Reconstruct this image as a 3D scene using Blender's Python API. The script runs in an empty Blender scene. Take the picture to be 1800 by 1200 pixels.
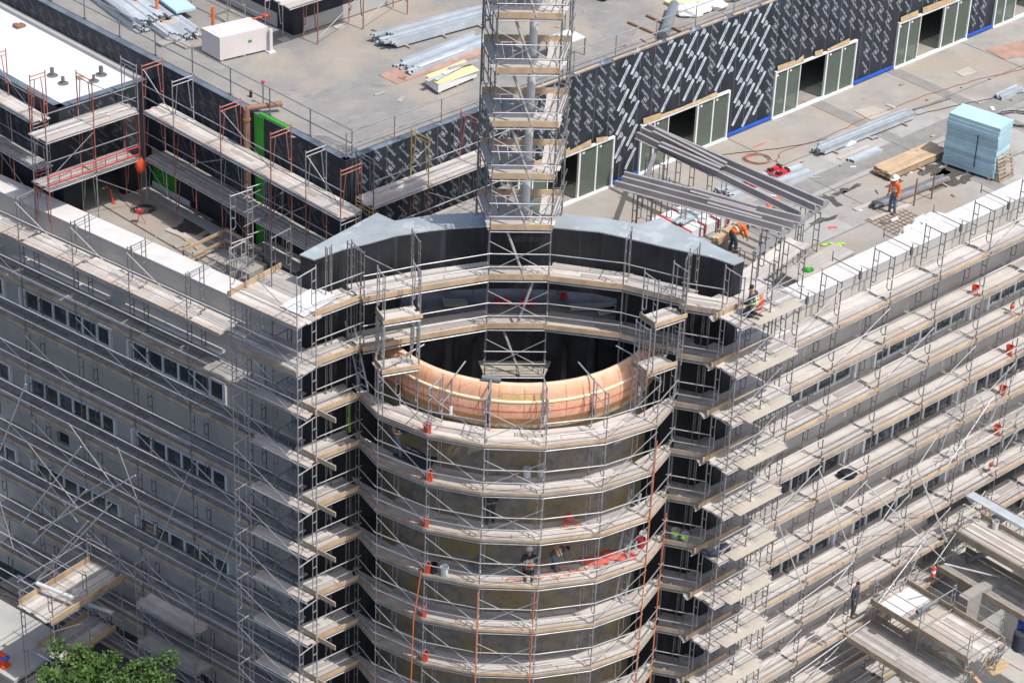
import bpy, bmesh, math, random
from mathutils import Vector, Matrix
sc = bpy.context.scene
col = sc.collection
rng = random.Random(11)
R = math.radians

# ------------------------------------------------------------------ camera, sky, sun, exposure
CAMZ = 47.71
TH, RO = R(30.98), R(2.54)
_f = Vector((0, math.cos(TH), -math.sin(TH))); _r0 = Vector((1, 0, 0)); _u0 = _r0.cross(_f)
_r = _r0*math.cos(RO) + _u0*math.sin(RO); _u = -_r0*math.sin(RO) + _u0*math.cos(RO)
cam_data = bpy.data.cameras.new('camera'); cam = bpy.data.objects.new('camera', cam_data); col.objects.link(cam)
cam_data.sensor_width = 36.0; cam_data.lens = 88.0; cam_data.clip_start = 1.0; cam_data.clip_end = 3000
cam.matrix_world = Matrix(((_r.x, _u.x, -_f.x, 0), (_r.y, _u.y, -_f.y, 0), (_r.z, _u.z, -_f.z, CAMZ), (0, 0, 0, 1)))
sc.camera = cam
SUN_EL, SUN_AZ = R(61), R(-38.2)          # azimuth of the direction TOWARDS the sun, from +x
w = bpy.data.worlds.new('World'); sc.world = w; w.use_nodes = True
nt = w.node_tree; bg = nt.nodes['Background']; sky = nt.nodes.new('ShaderNodeTexSky')
sky.sky_type = 'NISHITA'; sky.sun_disc = False; sky.sun_elevation = SUN_EL; sky.sun_rotation = R(90) - SUN_AZ
sky.air_density = 1.0; sky.dust_density = 3.0; sky.ozone_density = 0.6
nt.links.new(sky.outputs[0], bg.inputs[0]); bg.inputs[1].default_value = 0.15
sd = bpy.data.lights.new('sun', 'SUN'); sd.energy = 3.45; sd.angle = R(0.5); sd.color = (1, 0.955, 0.9)
sun = bpy.data.objects.new('sun', sd); col.objects.link(sun)
_s = Vector((math.cos(SUN_EL)*math.cos(SUN_AZ), math.cos(SUN_EL)*math.sin(SUN_AZ), math.sin(SUN_EL)))
sun.rotation_euler = _s.to_track_quat('Z', 'Y').to_euler(); sun.location = (60, 20, 90)
sc.view_settings.view_transform = 'Standard'; sc.view_settings.look = 'None'
sc.view_settings.exposure = 0.2; sc.view_settings.gamma = 1.0
sc.cycles.max_bounces = 7; sc.cycles.diffuse_bounces = 4; sc.cycles.glossy_bounces = 2; sc.cycles.transparent_max_bounces = 8
sc.cycles.use_denoising = True

# ------------------------------------------------------------------ survey helpers (photo pixel -> point on a known level or plane)
CAM = Vector((0, 0, CAMZ))
def ray(x, y): return _f*4400 + _r*(x-900) - _u*(y-600)
def at(x, y, z):
    d = ray(x, y); return CAM + d*((z-CAMZ)/d.z)
def onpl(x, y, P, n):
    d = ray(x, y); return CAM + d*((P-CAM).dot(n)/d.dot(n))
def V(*a): return Vector(a)
def lerp(a, b, t): return a + (b-a)*t
UP = V(0, 0, 1)
aL, aR = R(-36.37), R(43.65)
dL = V(math.cos(aL), math.sin(aL), 0); dR = V(math.cos(aR), math.sin(aR), 0)
nL = V(dL.y, -dL.x, 0); nR = V(dR.y, -dR.x, 0)           # outward normals of the two street facades
L0 = V(-19.41, 85.38, 0); R0 = V(12.23, 81.57, 0)         # outer line of the facade scaffolds
LC = V(-7.33, 73.11, 0); C4 = LC - dL*3.08; RC = V(7.85, 74.44, 0); RC2 = RC + dR*3.08
GZL, GZR = -18.0, -20.4
POD = -16.6                                               # raised paving in front of the right facade                                   # street level left / right
def lev(k): return 2.0*(7-k)

# ------------------------------------------------------------------ materials
MATS = {}
def mat(name, base, rough=0.7, metal=0.0, var=0.0, scale=3.0, bump=0.0, col2=None, island=0.0, stretch=None, spec=0.5, detail=6, thr=None, alpha=None):
    if name in MATS: return MATS[name]
    m = bpy.data.materials.new(name); m.use_nodes = True; n = m.node_tree.nodes; l = m.node_tree.links
    b = n['Principled BSDF']; b.inputs['Roughness'].default_value = rough; b.inputs['Metallic'].default_value = metal
    b.inputs['Specular IOR Level'].default_value = spec
    c = (*base, 1); b.inputs['Base Color'].default_value = c
    cur = None
    if var > 0 or col2:
        tc = n.new('ShaderNodeTexCoord'); mp = n.new('ShaderNodeMapping'); l.new(tc.outputs['Object'], mp.inputs[0])
        if stretch: mp.inputs['Scale'].default_value = stretch
        no = n.new('ShaderNodeTexNoise'); no.inputs['Scale'].default_value = scale; no.inputs['Detail'].default_value = detail
        no.inputs['Roughness'].default_value = 0.62; l.new(mp.outputs[0], no.inputs['Vector'])
        cr = n.new('ShaderNodeValToRGB')
        lo, hi = thr or (0.32, 0.68)
        cr.color_ramp.elements[0].position = lo; cr.color_ramp.elements[1].position = hi
        c2 = col2 or tuple(min(1, x*(1+var)) for x in base); c1 = base if col2 else tuple(x*(1-var) for x in base)
        cr.color_ramp.elements[0].color = (*c1, 1); cr.color_ramp.elements[1].color = (*c2, 1)
        l.new(no.outputs['Fac'], cr.inputs[0]); cur = cr.outputs[0]
        if bump:
            bp = n.new('ShaderNodeBump'); bp.inputs['Strength'].default_value = bump; bp.inputs['Distance'].default_value = 0.02
            l.new(no.outputs['Fac'], bp.inputs['Height']); l.new(bp.outputs[0], b.inputs['Normal'])
    if island > 0:
        g = n.new('ShaderNodeNewGeometry'); mr = n.new('ShaderNodeMapRange')
        mr.inputs['To Min'].default_value = 1-island; mr.inputs['To Max'].default_value = 1+island
        l.new(g.outputs['Random Per Island'], mr.inputs[0])
        mx = n.new('ShaderNodeMix'); mx.data_type = 'RGBA'; mx.blend_type = 'MULTIPLY'; mx.inputs[0].default_value = 1
        if cur: l.new(cur, mx.inputs[6])
        else: mx.inputs[6].default_value = c
        l.new(mr.outputs[0], mx.inputs[7]); cur = mx.outputs[2]
    if cur: l.new(cur, b.inputs['Base Color'])
    MATS[name] = m; return m
def add_stain(name, colr, scale, thr, fac=0.7, stretch=None):
    """a second, larger stain layer with a shape of its own"""
    m = MATS[name]; n = m.node_tree.nodes; l = m.node_tree.links; b = n['Principled BSDF']
    lk = b.inputs['Base Color'].links
    tc = n.new('ShaderNodeTexCoord'); mp = n.new('ShaderNodeMapping'); l.new(tc.outputs['Object'], mp.inputs[0])
    if stretch: mp.inputs['Scale'].default_value = stretch
    no = n.new('ShaderNodeTexNoise'); no.inputs['Scale'].default_value = scale; no.inputs['Detail'].default_value = 8; no.inputs['Roughness'].default_value = 0.6
    l.new(mp.outputs[0], no.inputs['Vector'])
    cr = n.new('ShaderNodeValToRGB'); cr.color_ramp.elements[0].position = thr[0]; cr.color_ramp.elements[1].position = thr[1]
    cr.color_ramp.elements[0].color = (0, 0, 0, 1); cr.color_ramp.elements[1].color = (fac, fac, fac, 1)
    l.new(no.outputs['Fac'], cr.inputs[0])
    mx = n.new('ShaderNodeMix'); mx.data_type = 'RGBA'; l.new(cr.outputs[0], mx.inputs[0]); mx.inputs[7].default_value = (*colr, 1)
    if lk: l.new(lk[0].from_socket, mx.inputs[6])
    else: mx.inputs[6].default_value = b.inputs['Base Color'].default_value
    l.new(mx.outputs[2], b.inputs['Base Color'])

M_plank = mat('weathered plank', (0.425, 0.40, 0.375), 0.85, var=0.12, scale=1.6, island=0.32, bump=0.2)
add_stain('weathered plank', (0.40, 0.33, 0.285), 0.5, (0.48, 0.6), 0.6)
add_stain('weathered plank', (0.19, 0.175, 0.16), 2.6, (0.64, 0.74), 0.5)
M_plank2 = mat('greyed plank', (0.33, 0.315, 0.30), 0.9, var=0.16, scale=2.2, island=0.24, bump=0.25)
M_plank3 = mat('shade darkened plank', (0.285, 0.275, 0.265), 0.9, var=0.22, scale=2.2, island=0.24, bump=0.25)  # darker copy of the planks for shaded decks, shade put into the colour
M_toe = mat('new lumber', (0.44, 0.325, 0.21), 0.75, var=0.22, scale=1.6, island=0.2)
add_stain('new lumber', (0.16, 0.10, 0.06), 1.3, (0.60, 0.72), 0.7)
M_toeold = mat('old lumber', (0.33, 0.275, 0.21), 0.85, var=0.25, scale=2.0, island=0.25)
M_ply = mat('plywood', (0.42, 0.385, 0.33), 0.8, var=0.1, scale=1.2)
M_plyred = mat('red oxide plywood', (0.38, 0.24, 0.19), 0.85, var=0.22, scale=1.4)
M_pipe = mat('galvanized pipe', (0.33, 0.33, 0.34), 0.48, 0.45, var=0.28, scale=1.2, island=0.3)
M_pipe_b = mat('bright rail pipe', (0.50, 0.50, 0.50), 0.5, 0.15, var=0.2, scale=1.0, island=0.3)
M_pipe_d = mat('dull scaffold pipe', (0.20, 0.195, 0.20), 0.5, 0.45, var=0.3, scale=1.2, island=0.3)
M_pipe_red = mat('red oxide pipe', (0.30, 0.115, 0.09), 0.6, 0.1, var=0.4, scale=1.5, island=0.35)
M_pipe_yel = mat('yellow painted pipe', (0.62, 0.42, 0.12), 0.6, 0.05, var=0.2, scale=1.5)
M_rail = mat('grey rail pipe', (0.30, 0.31, 0.32), 0.5, 0.4, var=0.15, scale=1)
M_beam = mat('primed steel beam', (0.30, 0.285, 0.29), 0.6, 0.0, var=0.14, scale=0.6, island=0.1)
M_stud = mat('galvanized stud', (0.46, 0.51, 0.55), 0.4, 0.2, var=0.15, scale=1.5, island=0.25)
M_wrap = mat('black wall wrap', (0.026, 0.032, 0.042), 0.6, spec=0.25, var=0.35, scale=0.8)
add_stain('black wall wrap', (0.055, 0.055, 0.06), 1.6, (0.5, 0.75), 0.6, (1, 1, 0.35))
M_wrapcap = mat('dusty wrap cap', (0.12, 0.15, 0.19), 0.6, var=0.35, scale=1.2)
M_ink = mat('white print ink', (0.50, 0.56, 0.62), 0.7)
M_ink_shade = mat('shade dimmed print ink', (0.17, 0.18, 0.20), 0.7)  # dimmer copy of the print ink, the left walls' shade painted into it
M_inkd = mat('dark print ink', (0.03, 0.035, 0.05), 0.7)
M_mem = mat('black membrane', (0.024, 0.026, 0.031), 0.55, spec=0.2, var=0.3, scale=0.9, bump=0.1)
add_stain('black membrane', (0.075, 0.085, 0.10), 1.4, (0.55, 0.74), 0.5, (2.6, 2.6, 0.10))
M_cap = mat('grey blue metal cap', (0.30, 0.34, 0.36), 0.6, 0.0, var=0.16, scale=0.8)
add_stain('grey blue metal cap', (0.47, 0.5, 0.51), 1.3, (0.58, 0.62), 0.5)
M_conc = mat('terrace concrete', (0.315, 0.302, 0.282), 0.9, var=0.15, scale=0.7, detail=10)
add_stain('terrace concrete', (0.34, 0.285, 0.225), 0.2, (0.48, 0.6), 0.6)
add_stain('terrace concrete', (0.42, 0.40, 0.37), 0.9, (0.6, 0.72), 0.6)
add_stain('terrace concrete', (0.19, 0.18, 0.165), 0.5, (0.58, 0.74), 0.6)
add_stain('terrace concrete', (0.15, 0.14, 0.13), 1.8, (0.64, 0.70), 0.45)
M_concd = mat('dark concrete slab band', (0.235, 0.23, 0.22), 0.9, var=0.15, scale=1.5)
M_roof = mat('grey roof slab', (0.245, 0.236, 0.225), 0.9, var=0.12, scale=0.9, detail=10)
add_stain('grey roof slab', (0.34, 0.30, 0.25), 0.28, (0.45, 0.58), 0.8, (1, 0.6, 1))
add_stain('grey roof slab', (0.13, 0.125, 0.12), 2.2, (0.63, 0.7), 0.5, (0.4, 1.6, 1))
add_stain('grey roof slab', (0.36, 0.34, 0.32), 1.4, (0.6, 0.68), 0.45, (0.5, 1.6, 1))
add_stain('grey roof slab', (0.15, 0.14, 0.135), 0.55, (0.62, 0.78), 0.6, (0.5, 1.4, 1))
M_wet = mat('wet stain', (0.085, 0.077, 0.066), 0.6, var=0.3, scale=3)
M_white = mat('white membrane', (0.64, 0.65, 0.67), 0.6, var=0.04, scale=0.5)
add_stain('white membrane', (0.74, 0.62, 0.64), 0.35, (0.56, 0.75), 0.5)
M_parapet = mat('white parapet coating', (0.61, 0.60, 0.59), 0.6, var=0.06, scale=1.0)
add_stain('white parapet coating', (0.50, 0.49, 0.47), 0.9, (0.5, 0.72), 0.7)
add_stain('white parapet coating', (0.36, 0.35, 0.33), 2.4, (0.66, 0.74), 0.5)
add_stain('white membrane', (0.56, 0.57, 0.58), 0.7, (0.56, 0.75), 0.5)
M_stucco = mat('grey stucco', (0.44, 0.415, 0.385), 0.9, var=0.14, scale=0.9, detail=8)
add_stain('grey stucco', (0.47, 0.45, 0.42), 0.5, (0.5, 0.7), 0.6, (1, 1, 0.4))
M_fascia = mat('grey fascia', (0.40, 0.395, 0.385), 0.8, var=0.08, scale=1.3)
M_frame = mat('white window frame', (0.74, 0.76, 0.76), 0.45, var=0.05, scale=2)
M_glass = mat('dark window glass', (0.045, 0.055, 0.06), 0.08, 0.0, var=0.3, scale=0.7, spec=0.8)
add_stain('dark window glass', (0.20, 0.23, 0.25), 0.8, (0.52, 0.66), 0.6)
add_stain('dark window glass', (0.30, 0.28, 0.25), 1.7, (0.64, 0.7), 0.5)
M_drum = mat('drum waterproofing', (0.235, 0.212, 0.185), 0.85, var=0.35, scale=2.0, detail=12)
add_stain('drum waterproofing', (0.27, 0.20, 0.075), 0.5, (0.44, 0.60), 0.8)
add_stain('drum waterproofing', (0.10, 0.095, 0.09), 3.5, (0.55, 0.7), 0.6)
add_stain('drum waterproofing', (0.42, 0.42, 0.42), 1.7, (0.64, 0.72), 0.5)
M_copper = mat('orange cornice coating', (0.74, 0.39, 0.27), 0.7, var=0.08, scale=2.5)
add_stain('orange cornice coating', (0.42, 0.27, 0.12), 7.0, (0.50, 0.62), 0.55)
add_stain('orange cornice coating', (0.62, 0.33, 0.19), 0.9, (0.45, 0.6), 0.7)
add_stain('orange cornice coating', (0.66, 0.50, 0.36), 2.2, (0.56, 0.66), 0.5)
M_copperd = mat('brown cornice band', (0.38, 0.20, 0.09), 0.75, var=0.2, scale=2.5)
M_cream = mat('cream band', (0.86, 0.72, 0.50), 0.65, var=0.05, scale=3)
M_oldband = mat('mottled base band', (0.42, 0.34, 0.22), 0.85, var=0.4, scale=6)
M_pink = mat('pink chalk line', (0.55, 0.07, 0.12), 0.7, var=0.3, scale=4)
M_dark = mat('dark void', (0.035, 0.035, 0.04), 0.9, var=0.3, scale=1)
M_darkc = mat('dark concrete', (0.19, 0.19, 0.195), 0.9, var=0.35, scale=0.9)
M_green = mat('bright green membrane', (0.03, 0.30, 0.025), 0.6, var=0.1, scale=2)
M_blue = mat('blue foam', (0.40, 0.58, 0.65), 0.75, var=0.10, scale=1.5, island=0.12)
M_bluepaint = mat('blue tape', (0.02, 0.10, 0.50), 0.5, var=0.1, scale=4)
M_whitewrap = mat('white plastic wrap', (0.70, 0.70, 0.71), 0.4, var=0.08, scale=3, bump=0.4)
M_pinkw = mat('pale wrapped lumber', (0.62, 0.58, 0.57), 0.5, var=0.05, scale=2, bump=0.2)
M_orange = mat('hi vis orange', (0.85, 0.16, 0.025), 0.8, var=0.08, scale=6)
M_reflect = mat('reflective stripe', (0.62, 0.68, 0.55), 0.4)
M_lime = mat('hi vis lime', (0.30, 0.62, 0.06), 0.8, var=0.1, scale=6)
M_jean = mat('denim', (0.11, 0.16, 0.25), 0.9, var=0.15, scale=9)
M_darkcl = mat('dark work clothes', (0.035, 0.045, 0.065), 0.9, var=0.15, scale=9)
M_skin = mat('skin', (0.36, 0.20, 0.13), 0.6)
M_hair = mat('dark hair', (0.02, 0.015, 0.012), 0.7)
M_boot = mat('work boot', (0.10, 0.065, 0.04), 0.8)
M_hat = mat('white hard hat', (0.78, 0.78, 0.76), 0.35)
M_bucket = mat('orange red bucket', (0.68, 0.085, 0.03), 0.5, var=0.08, scale=4)
M_bucketw = mat('white bucket', (0.66, 0.68, 0.68), 0.5, var=0.05, scale=4)
M_hose = mat('orange hose', (0.70, 0.17, 0.05), 0.5, var=0.1, scale=3)
M_cableb = mat('black cable', (0.03, 0.025, 0.025), 0.6)
M_cabler = mat('red cable', (0.28, 0.085, 0.075), 0.6)
M_red = mat('red painted steel', (0.50, 0.03, 0.04), 0.5, var=0.15, scale=3)
M_card = mat('brown kraft paper', (0.42, 0.31, 0.18), 0.85, var=0.25, scale=5)
M_yellow = mat('pale yellow board', (0.70, 0.63, 0.33), 0.8, var=0.08, scale=2)
M_rust = mat('rust brown pipe', (0.26, 0.14, 0.09), 0.7, var=0.25, scale=2)
M_sidewalk = mat('pale pavement', (0.42, 0.41, 0.39), 0.9, var=0.12, scale=0.8, detail=9)
M_asphalt = mat('asphalt', (0.06, 0.06, 0.065), 0.9, var=0.25, scale=2.0)
M_leaf = mat('leaf green', (0.045, 0.095, 0.014), 0.6, island=0.55, var=0.2, scale=0.7)
M_bark = mat('bark', (0.10, 0.075, 0.05), 0.9, var=0.3, scale=4)
M_white2 = mat('white pvc pipe', (0.58, 0.60, 0.61), 0.4, var=0.05, scale=2)
M_tag = mat('white paper label', (0.75, 0.76, 0.78), 0.7)
M_lay = mat('lay flat plastic tube', (0.17, 0.19, 0.21), 0.35, var=0.1, scale=2)
M_grey = mat('grey sheet', (0.13, 0.135, 0.14), 0.7, var=0.15, scale=2)
M_teal = mat('teal roof sheet', (0.10, 0.19, 0.24), 0.6, var=0.12, scale=1)
M_mark = mat('pink floor paint', (0.55, 0.12, 0.10), 0.8, var=0.3, scale=6)
def glass_mat():
    m = bpy.data.materials.new('door glass'); m.use_nodes = True; n = m.node_tree.nodes; l = m.node_tree.links
    b = n['Principled BSDF']; b.inputs['Base Color'].default_value = (0.30, 0.36, 0.31, 1); b.inputs['Roughness'].default_value = 0.04
    b.inputs['Metallic'].default_value = 0.0; b.inputs['Specular IOR Level'].default_value = 1.0
    t = n.new('ShaderNodeBsdfTransparent'); t.inputs[0].default_value = (0.55, 0.62, 0.57, 1)
    mx = n.new('ShaderNodeMixShader'); mx.inputs[0].default_value = 0.30
    l.new(t.outputs[0], mx.inputs[1]); l.new(b.outputs[0], mx.inputs[2]); l.new(mx.outputs[0], n['Material Output'].inputs[0])
    return m
M_doorglass = glass_mat()

# ------------------------------------------------------------------ mesh builder
class MB:
    def __init__(s): s.v = []; s.f = []
    def quad(s, a, b, c, d):
        i = len(s.v); s.v += [a, b, c, d]; s.f.append((i, i+1, i+2, i+3)); return s
    def hexa(s, lo, hi):                       # two loops of n points
        n = len(lo); i = len(s.v); s.v += list(lo)+list(hi)
        s.f.append(tuple(reversed(range(i, i+n)))); s.f.append(tuple(range(i+n, i+2*n)))
        for k in range(n):
            j = (k+1) % n; s.f.append((i+k, i+j, i+n+j, i+n+k))
        return s
    def prism(s, poly, z0, z1):
        return s.hexa([V(p[0], p[1], z0) for p in poly], [V(p[0], p[1], z1) for p in poly])
    def box(s, c, ax, ay, az):                 # centre and three half axes
        lo = [c-ax-ay-az, c+ax-ay-az, c+ax+ay-az, c-ax+ay-az]; return s.hexa(lo, [p+az*2 for p in lo])
    def beam(s, p, q, wd, h, up=UP):           # rectangular bar from p to q; up = direction of its height
        d = (q-p); x = d.normalized(); y = up.cross(x)
        if y.length < 1e-4: y = V(1, 0, 0).cross(x)
        y.normalize(); z = x.cross(y)
        return s.box((p+q)/2, d/2, y*wd/2, z*h/2)
    def tube(s, p, q, r, n=6, r2=None):
        d = (q-p).normalized(); a = d.orthogonal().normalized(); b = d.cross(a); r2 = r if r2 is None else r2
        i = len(s.v)
        for k in range(n):
            t = 2*math.pi*k/n; s.v.append(p+(a*math.cos(t)+b*math.sin(t))*r)
        for k in range(n):
            t = 2*math.pi*k/n; s.v.append(q+(a*math.cos(t)+b*math.sin(t))*r2)
        for k in range(n):
            j = (k+1) % n; s.f.append((i+k, i+j, i+n+j, i+n+k))
        s.f.append(tuple(reversed(range(i, i+n)))); s.f.append(tuple(range(i+n, i+2*n)))
        return s
    def path(s, pts, r, n=5):
        rings = []
        for k, p in enumerate(pts):
            d = (pts[min(k+1, len(pts)-1)]-pts[max(k-1, 0)]).normalized()
            a = UP.cross(d); a = a.normalized() if a.length > 1e-3 else V(1, 0, 0); b = d.cross(a)
            i = len(s.v); rings.append(i)
            for j in range(n):
                t = 2*math.pi*j/n; s.v.append(p+(a*math.cos(t)+b*math.sin(t))*r)
        for i0, i1 in zip(rings, rings[1:]):
            for j in range(n):
                k = (j+1) % n; s.f.append((i0+j, i0+k, i1+k, i1+j))
        s.f.append(tuple(reversed(range(rings[0], rings[0]+n)))); s.f.append(tuple(range(rings[-1], rings[-1]+n)))
        return s
    def lathe(s, prof, c, a0=0, a1=2*math.pi, n=24):
        full = abs(a1-a0-2*math.pi) < 1e-6; m = n if full else n+1; i = len(s.v)
        for k in range(m):
            t = a0+(a1-a0)*k/n
            for r_, z in prof: s.v.append(V(c.x+r_*math.cos(t), c.y+r_*math.sin(t), c.z+z))
        q = len(prof)
        for k in range(n):
            k2 = (k+1) % m
            for j in range(q-1):
                s.f.append((i+k*q+j, i+k2*q+j, i+k2*q+j+1, i+k*q+j+1))
        return s
    def ball(s, c, rx, ry, rz, n=10, m=7):
        i = len(s.v)
        for a in range(1, m):
            th = math.pi*a/m
            for b in range(n):
                ph = 2*math.pi*b/n; s.v.append(c+V(rx*math.sin(th)*math.cos(ph), ry*math.sin(th)*math.sin(ph), rz*math.cos(th)))
        t0 = len(s.v); s.v += [c+V(0, 0, rz), c-V(0, 0, rz)]
        for a in range(m-2):
            for b in range(n):
                e = (b+1) % n; s.f.append((i+a*n+b, i+(a+1)*n+b, i+(a+1)*n+e, i+a*n+e))
        for b in range(n):
            e = (b+1) % n; s.f.append((t0, i+b, i+e)); s.f.append((t0+1, i+(m-2)*n+e, i+(m-2)*n+b))
        return s
    def build(s, name, m, parent=None, org=None, smooth=False, **kw):
        if org is None:
            org = parent_world(parent) if parent else (sum(s.v, V(0, 0, 0))/max(1, len(s.v)))
            if not parent: org = V(org.x, org.y, min(p.z for p in s.v))
        me = bpy.data.meshes.new(name); me.from_pydata([tuple(p-org) for p in s.v], [], s.f); me.materials.append(m)
        me.update()
        if smooth:
            for p in me.polygons: p.use_smooth = True
        o = bpy.data.objects.new(name, me); col.objects.link(o)
        if parent: o.parent = parent; o.location = org-parent_world(parent)
        else: o.location = org
        if kw: tag(o, **kw)
        return o
def parent_world(p):
    q = V(0, 0, 0)
    while p: q = q + p.location; p = p.parent
    return q
def tag(o, label=None, cat=None, group=None, kind=None):
    if label: o['label'] = label
    if cat: o['category'] = cat
    if group: o['group'] = group
    if kind: o['kind'] = kind
    return o
def thing(name, loc, label, cat, group=None):
    o = bpy.data.objects.new(name, None); col.objects.link(o); o.location = loc; o.empty_display_size = 0.2
    return tag(o, label, cat, group)
def mesh_data(name, mb, m, smooth=False):
    me = bpy.data.meshes.new(name); me.from_pydata([tuple(p) for p in mb.v], [], mb.f); me.materials.append(m); me.update(); return me
def place(name, me, parent, loc, x=None, z=None):
    """a part sharing a mesh; x = world direction of its local x axis"""
    o = bpy.data.objects.new(name, me); col.objects.link(o); o.parent = parent
    o.location = loc-parent_world(parent)
    if x is not None: o.rotation_euler = (0, 0, math.atan2(x.y, x.x))
    return o
ORD = ['topmost', 'second', 'third', 'fourth', 'fifth', 'sixth', 'seventh', 'eighth', 'ninth', 'tenth', 'eleventh', 'twelfth', 'thirteenth']
NTH = ['first', 'second', 'third', 'fourth', 'fifth', 'sixth', 'seventh', 'eighth', 'ninth', 'tenth']
# ------------------------------------------------------------------ street, building
ST = MB(); ST.quad(V(-400, -200, GZL-0.02), V(9, -200, GZL-0.02), V(9, 300, GZL-0.02), V(-400, 300, GZL-0.02)); tag(ST.build('street_left', M_asphalt, org=V(0, 60, GZL)), kind='structure')
ST = MB(); ST.prism([(9, -200), (500, -200), (500, 300), (9, 300)], GZR-0.5, GZR-0.02); tag(ST.build('paved_ground', M_sidewalk, org=V(20, 60, GZR)), kind='structure')
_q = [R0+dR*13+nR*1.2, R0+dR*13+nR*40, R0+dR*80+nR*40, R0+dR*80-nR*6, R0+dR*9-nR*6, R0+dR*9+nR*1.2]
ST = MB(); ST.prism(_q, GZR-0.3, POD); tag(ST.build('podium_pavement', M_sidewalk), kind='structure')
_sw = [L0+nL*0.8-dL*30, L0+nL*0.8+dL*2.6, L0+nL*4.2+dL*2.6, L0+nL*4.2-dL*30]
ST = MB(); ST.prism(_sw, GZL-0.05, GZL+0.14); tag(ST.build('pavement', M_sidewalk), kind='structure')

def wall_open(mb, P, d, n_in, u0, u1, z0, z1, th, ops):
    """a wall slab from P along d with rectangular openings (ua, ub, za, zb)"""
    zs = sorted(set([z0, z1]+[z for o in ops for z in o[2:4] if z0 < z < z1]))
    for za, zb in zip(zs, zs[1:]):
        zm = (za+zb)/2; cuts = sorted((o[0], o[1]) for o in ops if o[2] <= zm <= o[3]); u = u0
        for a, b in cuts+[(u1, u1)]:
            if a > u+1e-4:
                q0, q1 = P+d*u, P+d*a
                mb.prism([q0, q1, q1+n_in*th, q0+n_in*th] if d.cross(n_in).z > 0 else [q0, q0+n_in*th, q1+n_in*th, q1], za, zb)
            u = max(u, b)
B = thing('office_building', V(0, 82, GZL), 'large half finished grey office block with a round corner tower, wrapped in scaffolding', 'building')
PLf = L0-nL*1.25; PRf = R0-nR*1.25
ZP = 0.92
rowsL = [(-4.1, -3.15), (-8.25, -7.3), (-12.5, -11.5)]; unitsL = [(-8.0+6.12*i, -8.0+6.12*i+5.02) for i in range(-1, 3)]
unitsL = [(-1.45+6.12*i, -1.45+6.12*i+5.02) for i in range(-2, 2)]
rowsR = [(-3.95, -3.0), (-8.25, -7.2), (-12.5, -11.4)]; unitsR = [(4.22+7.2*i, 4.22+7.2*i+5.9) for i in range(-1, 6)]
slotsL = [(0.05, 0.75, -9.95, -8.95), (0.2, 0.9, -11.1, -10.15)]
mb = MB(); wall_open(mb, PLf, dL, -nL, -22, 15.0, GZL-0.3, ZP-0.42, 0.3, [(a, b, z0, z1) for a, b in unitsL for z0, z1 in rowsL]+slotsL)
mb.build('facade_wall', M_stucco, B)
mb = MB(); wall_open(mb, PRf, dR, -nR, -6.1, 50, GZR-0.3, ZP-0.42, 0.3, [(a, b, z0, z1) for a, b in unitsR for z0, z1 in rowsR]+[(9.5, 17, -17.5, -13.6), (18.2, 27, -17.5, -13.6)])
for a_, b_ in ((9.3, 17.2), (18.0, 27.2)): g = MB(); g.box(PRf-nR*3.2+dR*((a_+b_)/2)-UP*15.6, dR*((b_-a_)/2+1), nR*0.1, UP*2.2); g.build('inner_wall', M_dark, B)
mb.build('facade_wall', M_stucco, B)
for P, d, n, u0, u1 in ((PLf, dL, nL, -22, 14.3), (PRf, dR, nR, -5.3, 50)):
    a, b = P+d*u0+n*0.06, P+d*u1+n*0.06; th = -n*0.98
    mb = MB(); mb.prism([a, b, b+th, a+th] if d.cross(-n).z > 0 else [a, a+th, b+th, b], ZP-0.42, ZP-0.01); mb.build('parapet', M_fascia, B)
    mb = MB(); u = u0                                     # coping sheets with open joints, lapping over the face
    while u < u1:
        e = min(u+3.05, u1); a, b = P+d*(u+0.008)+n*0.085, P+d*(e-0.008)+n*0.085; th = -n*1.03; z = ZP+rng.uniform(0, 0.004)
        mb.prism([a, b, b+th, a+th] if d.cross(-n).z > 0 else [a, a+th, b+th, b], ZP-0.01, z+0.03); u = e
    mb.build('coping', M_parapet, B)
def window(P, d, n, a, b, z0, z1, panes=6):
    fr = MB(); t = 0.075; q = P-n*0.10
    def bar(u0, u1, za, zb, dep=0.12, o=0.0): fr.box(q+d*((u0+u1)/2)+n*o+UP*((za+zb)/2), d*((u1-u0)/2), n*dep/2, UP*((zb-za)/2))
    bar(a, b, z0, z0+t); bar(a, b, z1-t, z1); bar(a, a+t, z0+t, z1-t); bar(b-t, b, z0+t, z1-t)
    for k in range(1, panes):
        u = a+(b-a)*k/panes; bar(u-0.05, u+0.05, z0+t, z1-t, 0.11)
    fr.hexa([P+d*u+n*o+UP*zz for u, o, zz in ((a-.1, -.1, z0-.30), (b+.1, -.1, z0-.30), (b+.1, .16, z0-.30), (a-.1, .16, z0-.30))], [P+d*u+n*o+UP*zz for u, o, zz in ((a-.1, -.1, z0-.002), (b+.1, -.1, z0-.002), (b+.1, .16, z0-.2), (a-.1, .16, z0-.2))])   # sloping sill
    fr.box(P+d*((a+b)/2)+n*0.05+UP*(z1+0.03), d*((b-a)/2+0.08), n*0.07, UP*0.03)           # head trim
    for u in (a-0.06, b+0.06): fr.box(P+d*u+n*0.05+UP*((z0+z1)/2), d*0.06, n*0.08, UP*((z1-z0)/2-0.002))
    o = fr.build('window', M_frame, B)
    g = MB(); g.box(q-n*0.02+d*((a+b)/2)+UP*((z0+z1)/2), d*((b-a)/2-t), n*0.015, UP*((z1-z0)/2-t)); g.build('pane', M_glass, o)
for a, b in unitsL:
    for z0, z1 in rowsL: window(PLf, dL, nL, a, b, z0, z1)
for a, b in unitsR:
    for z0, z1 in rowsR: window(PRf, dR, nR, a, b, z0, z1)
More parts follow.
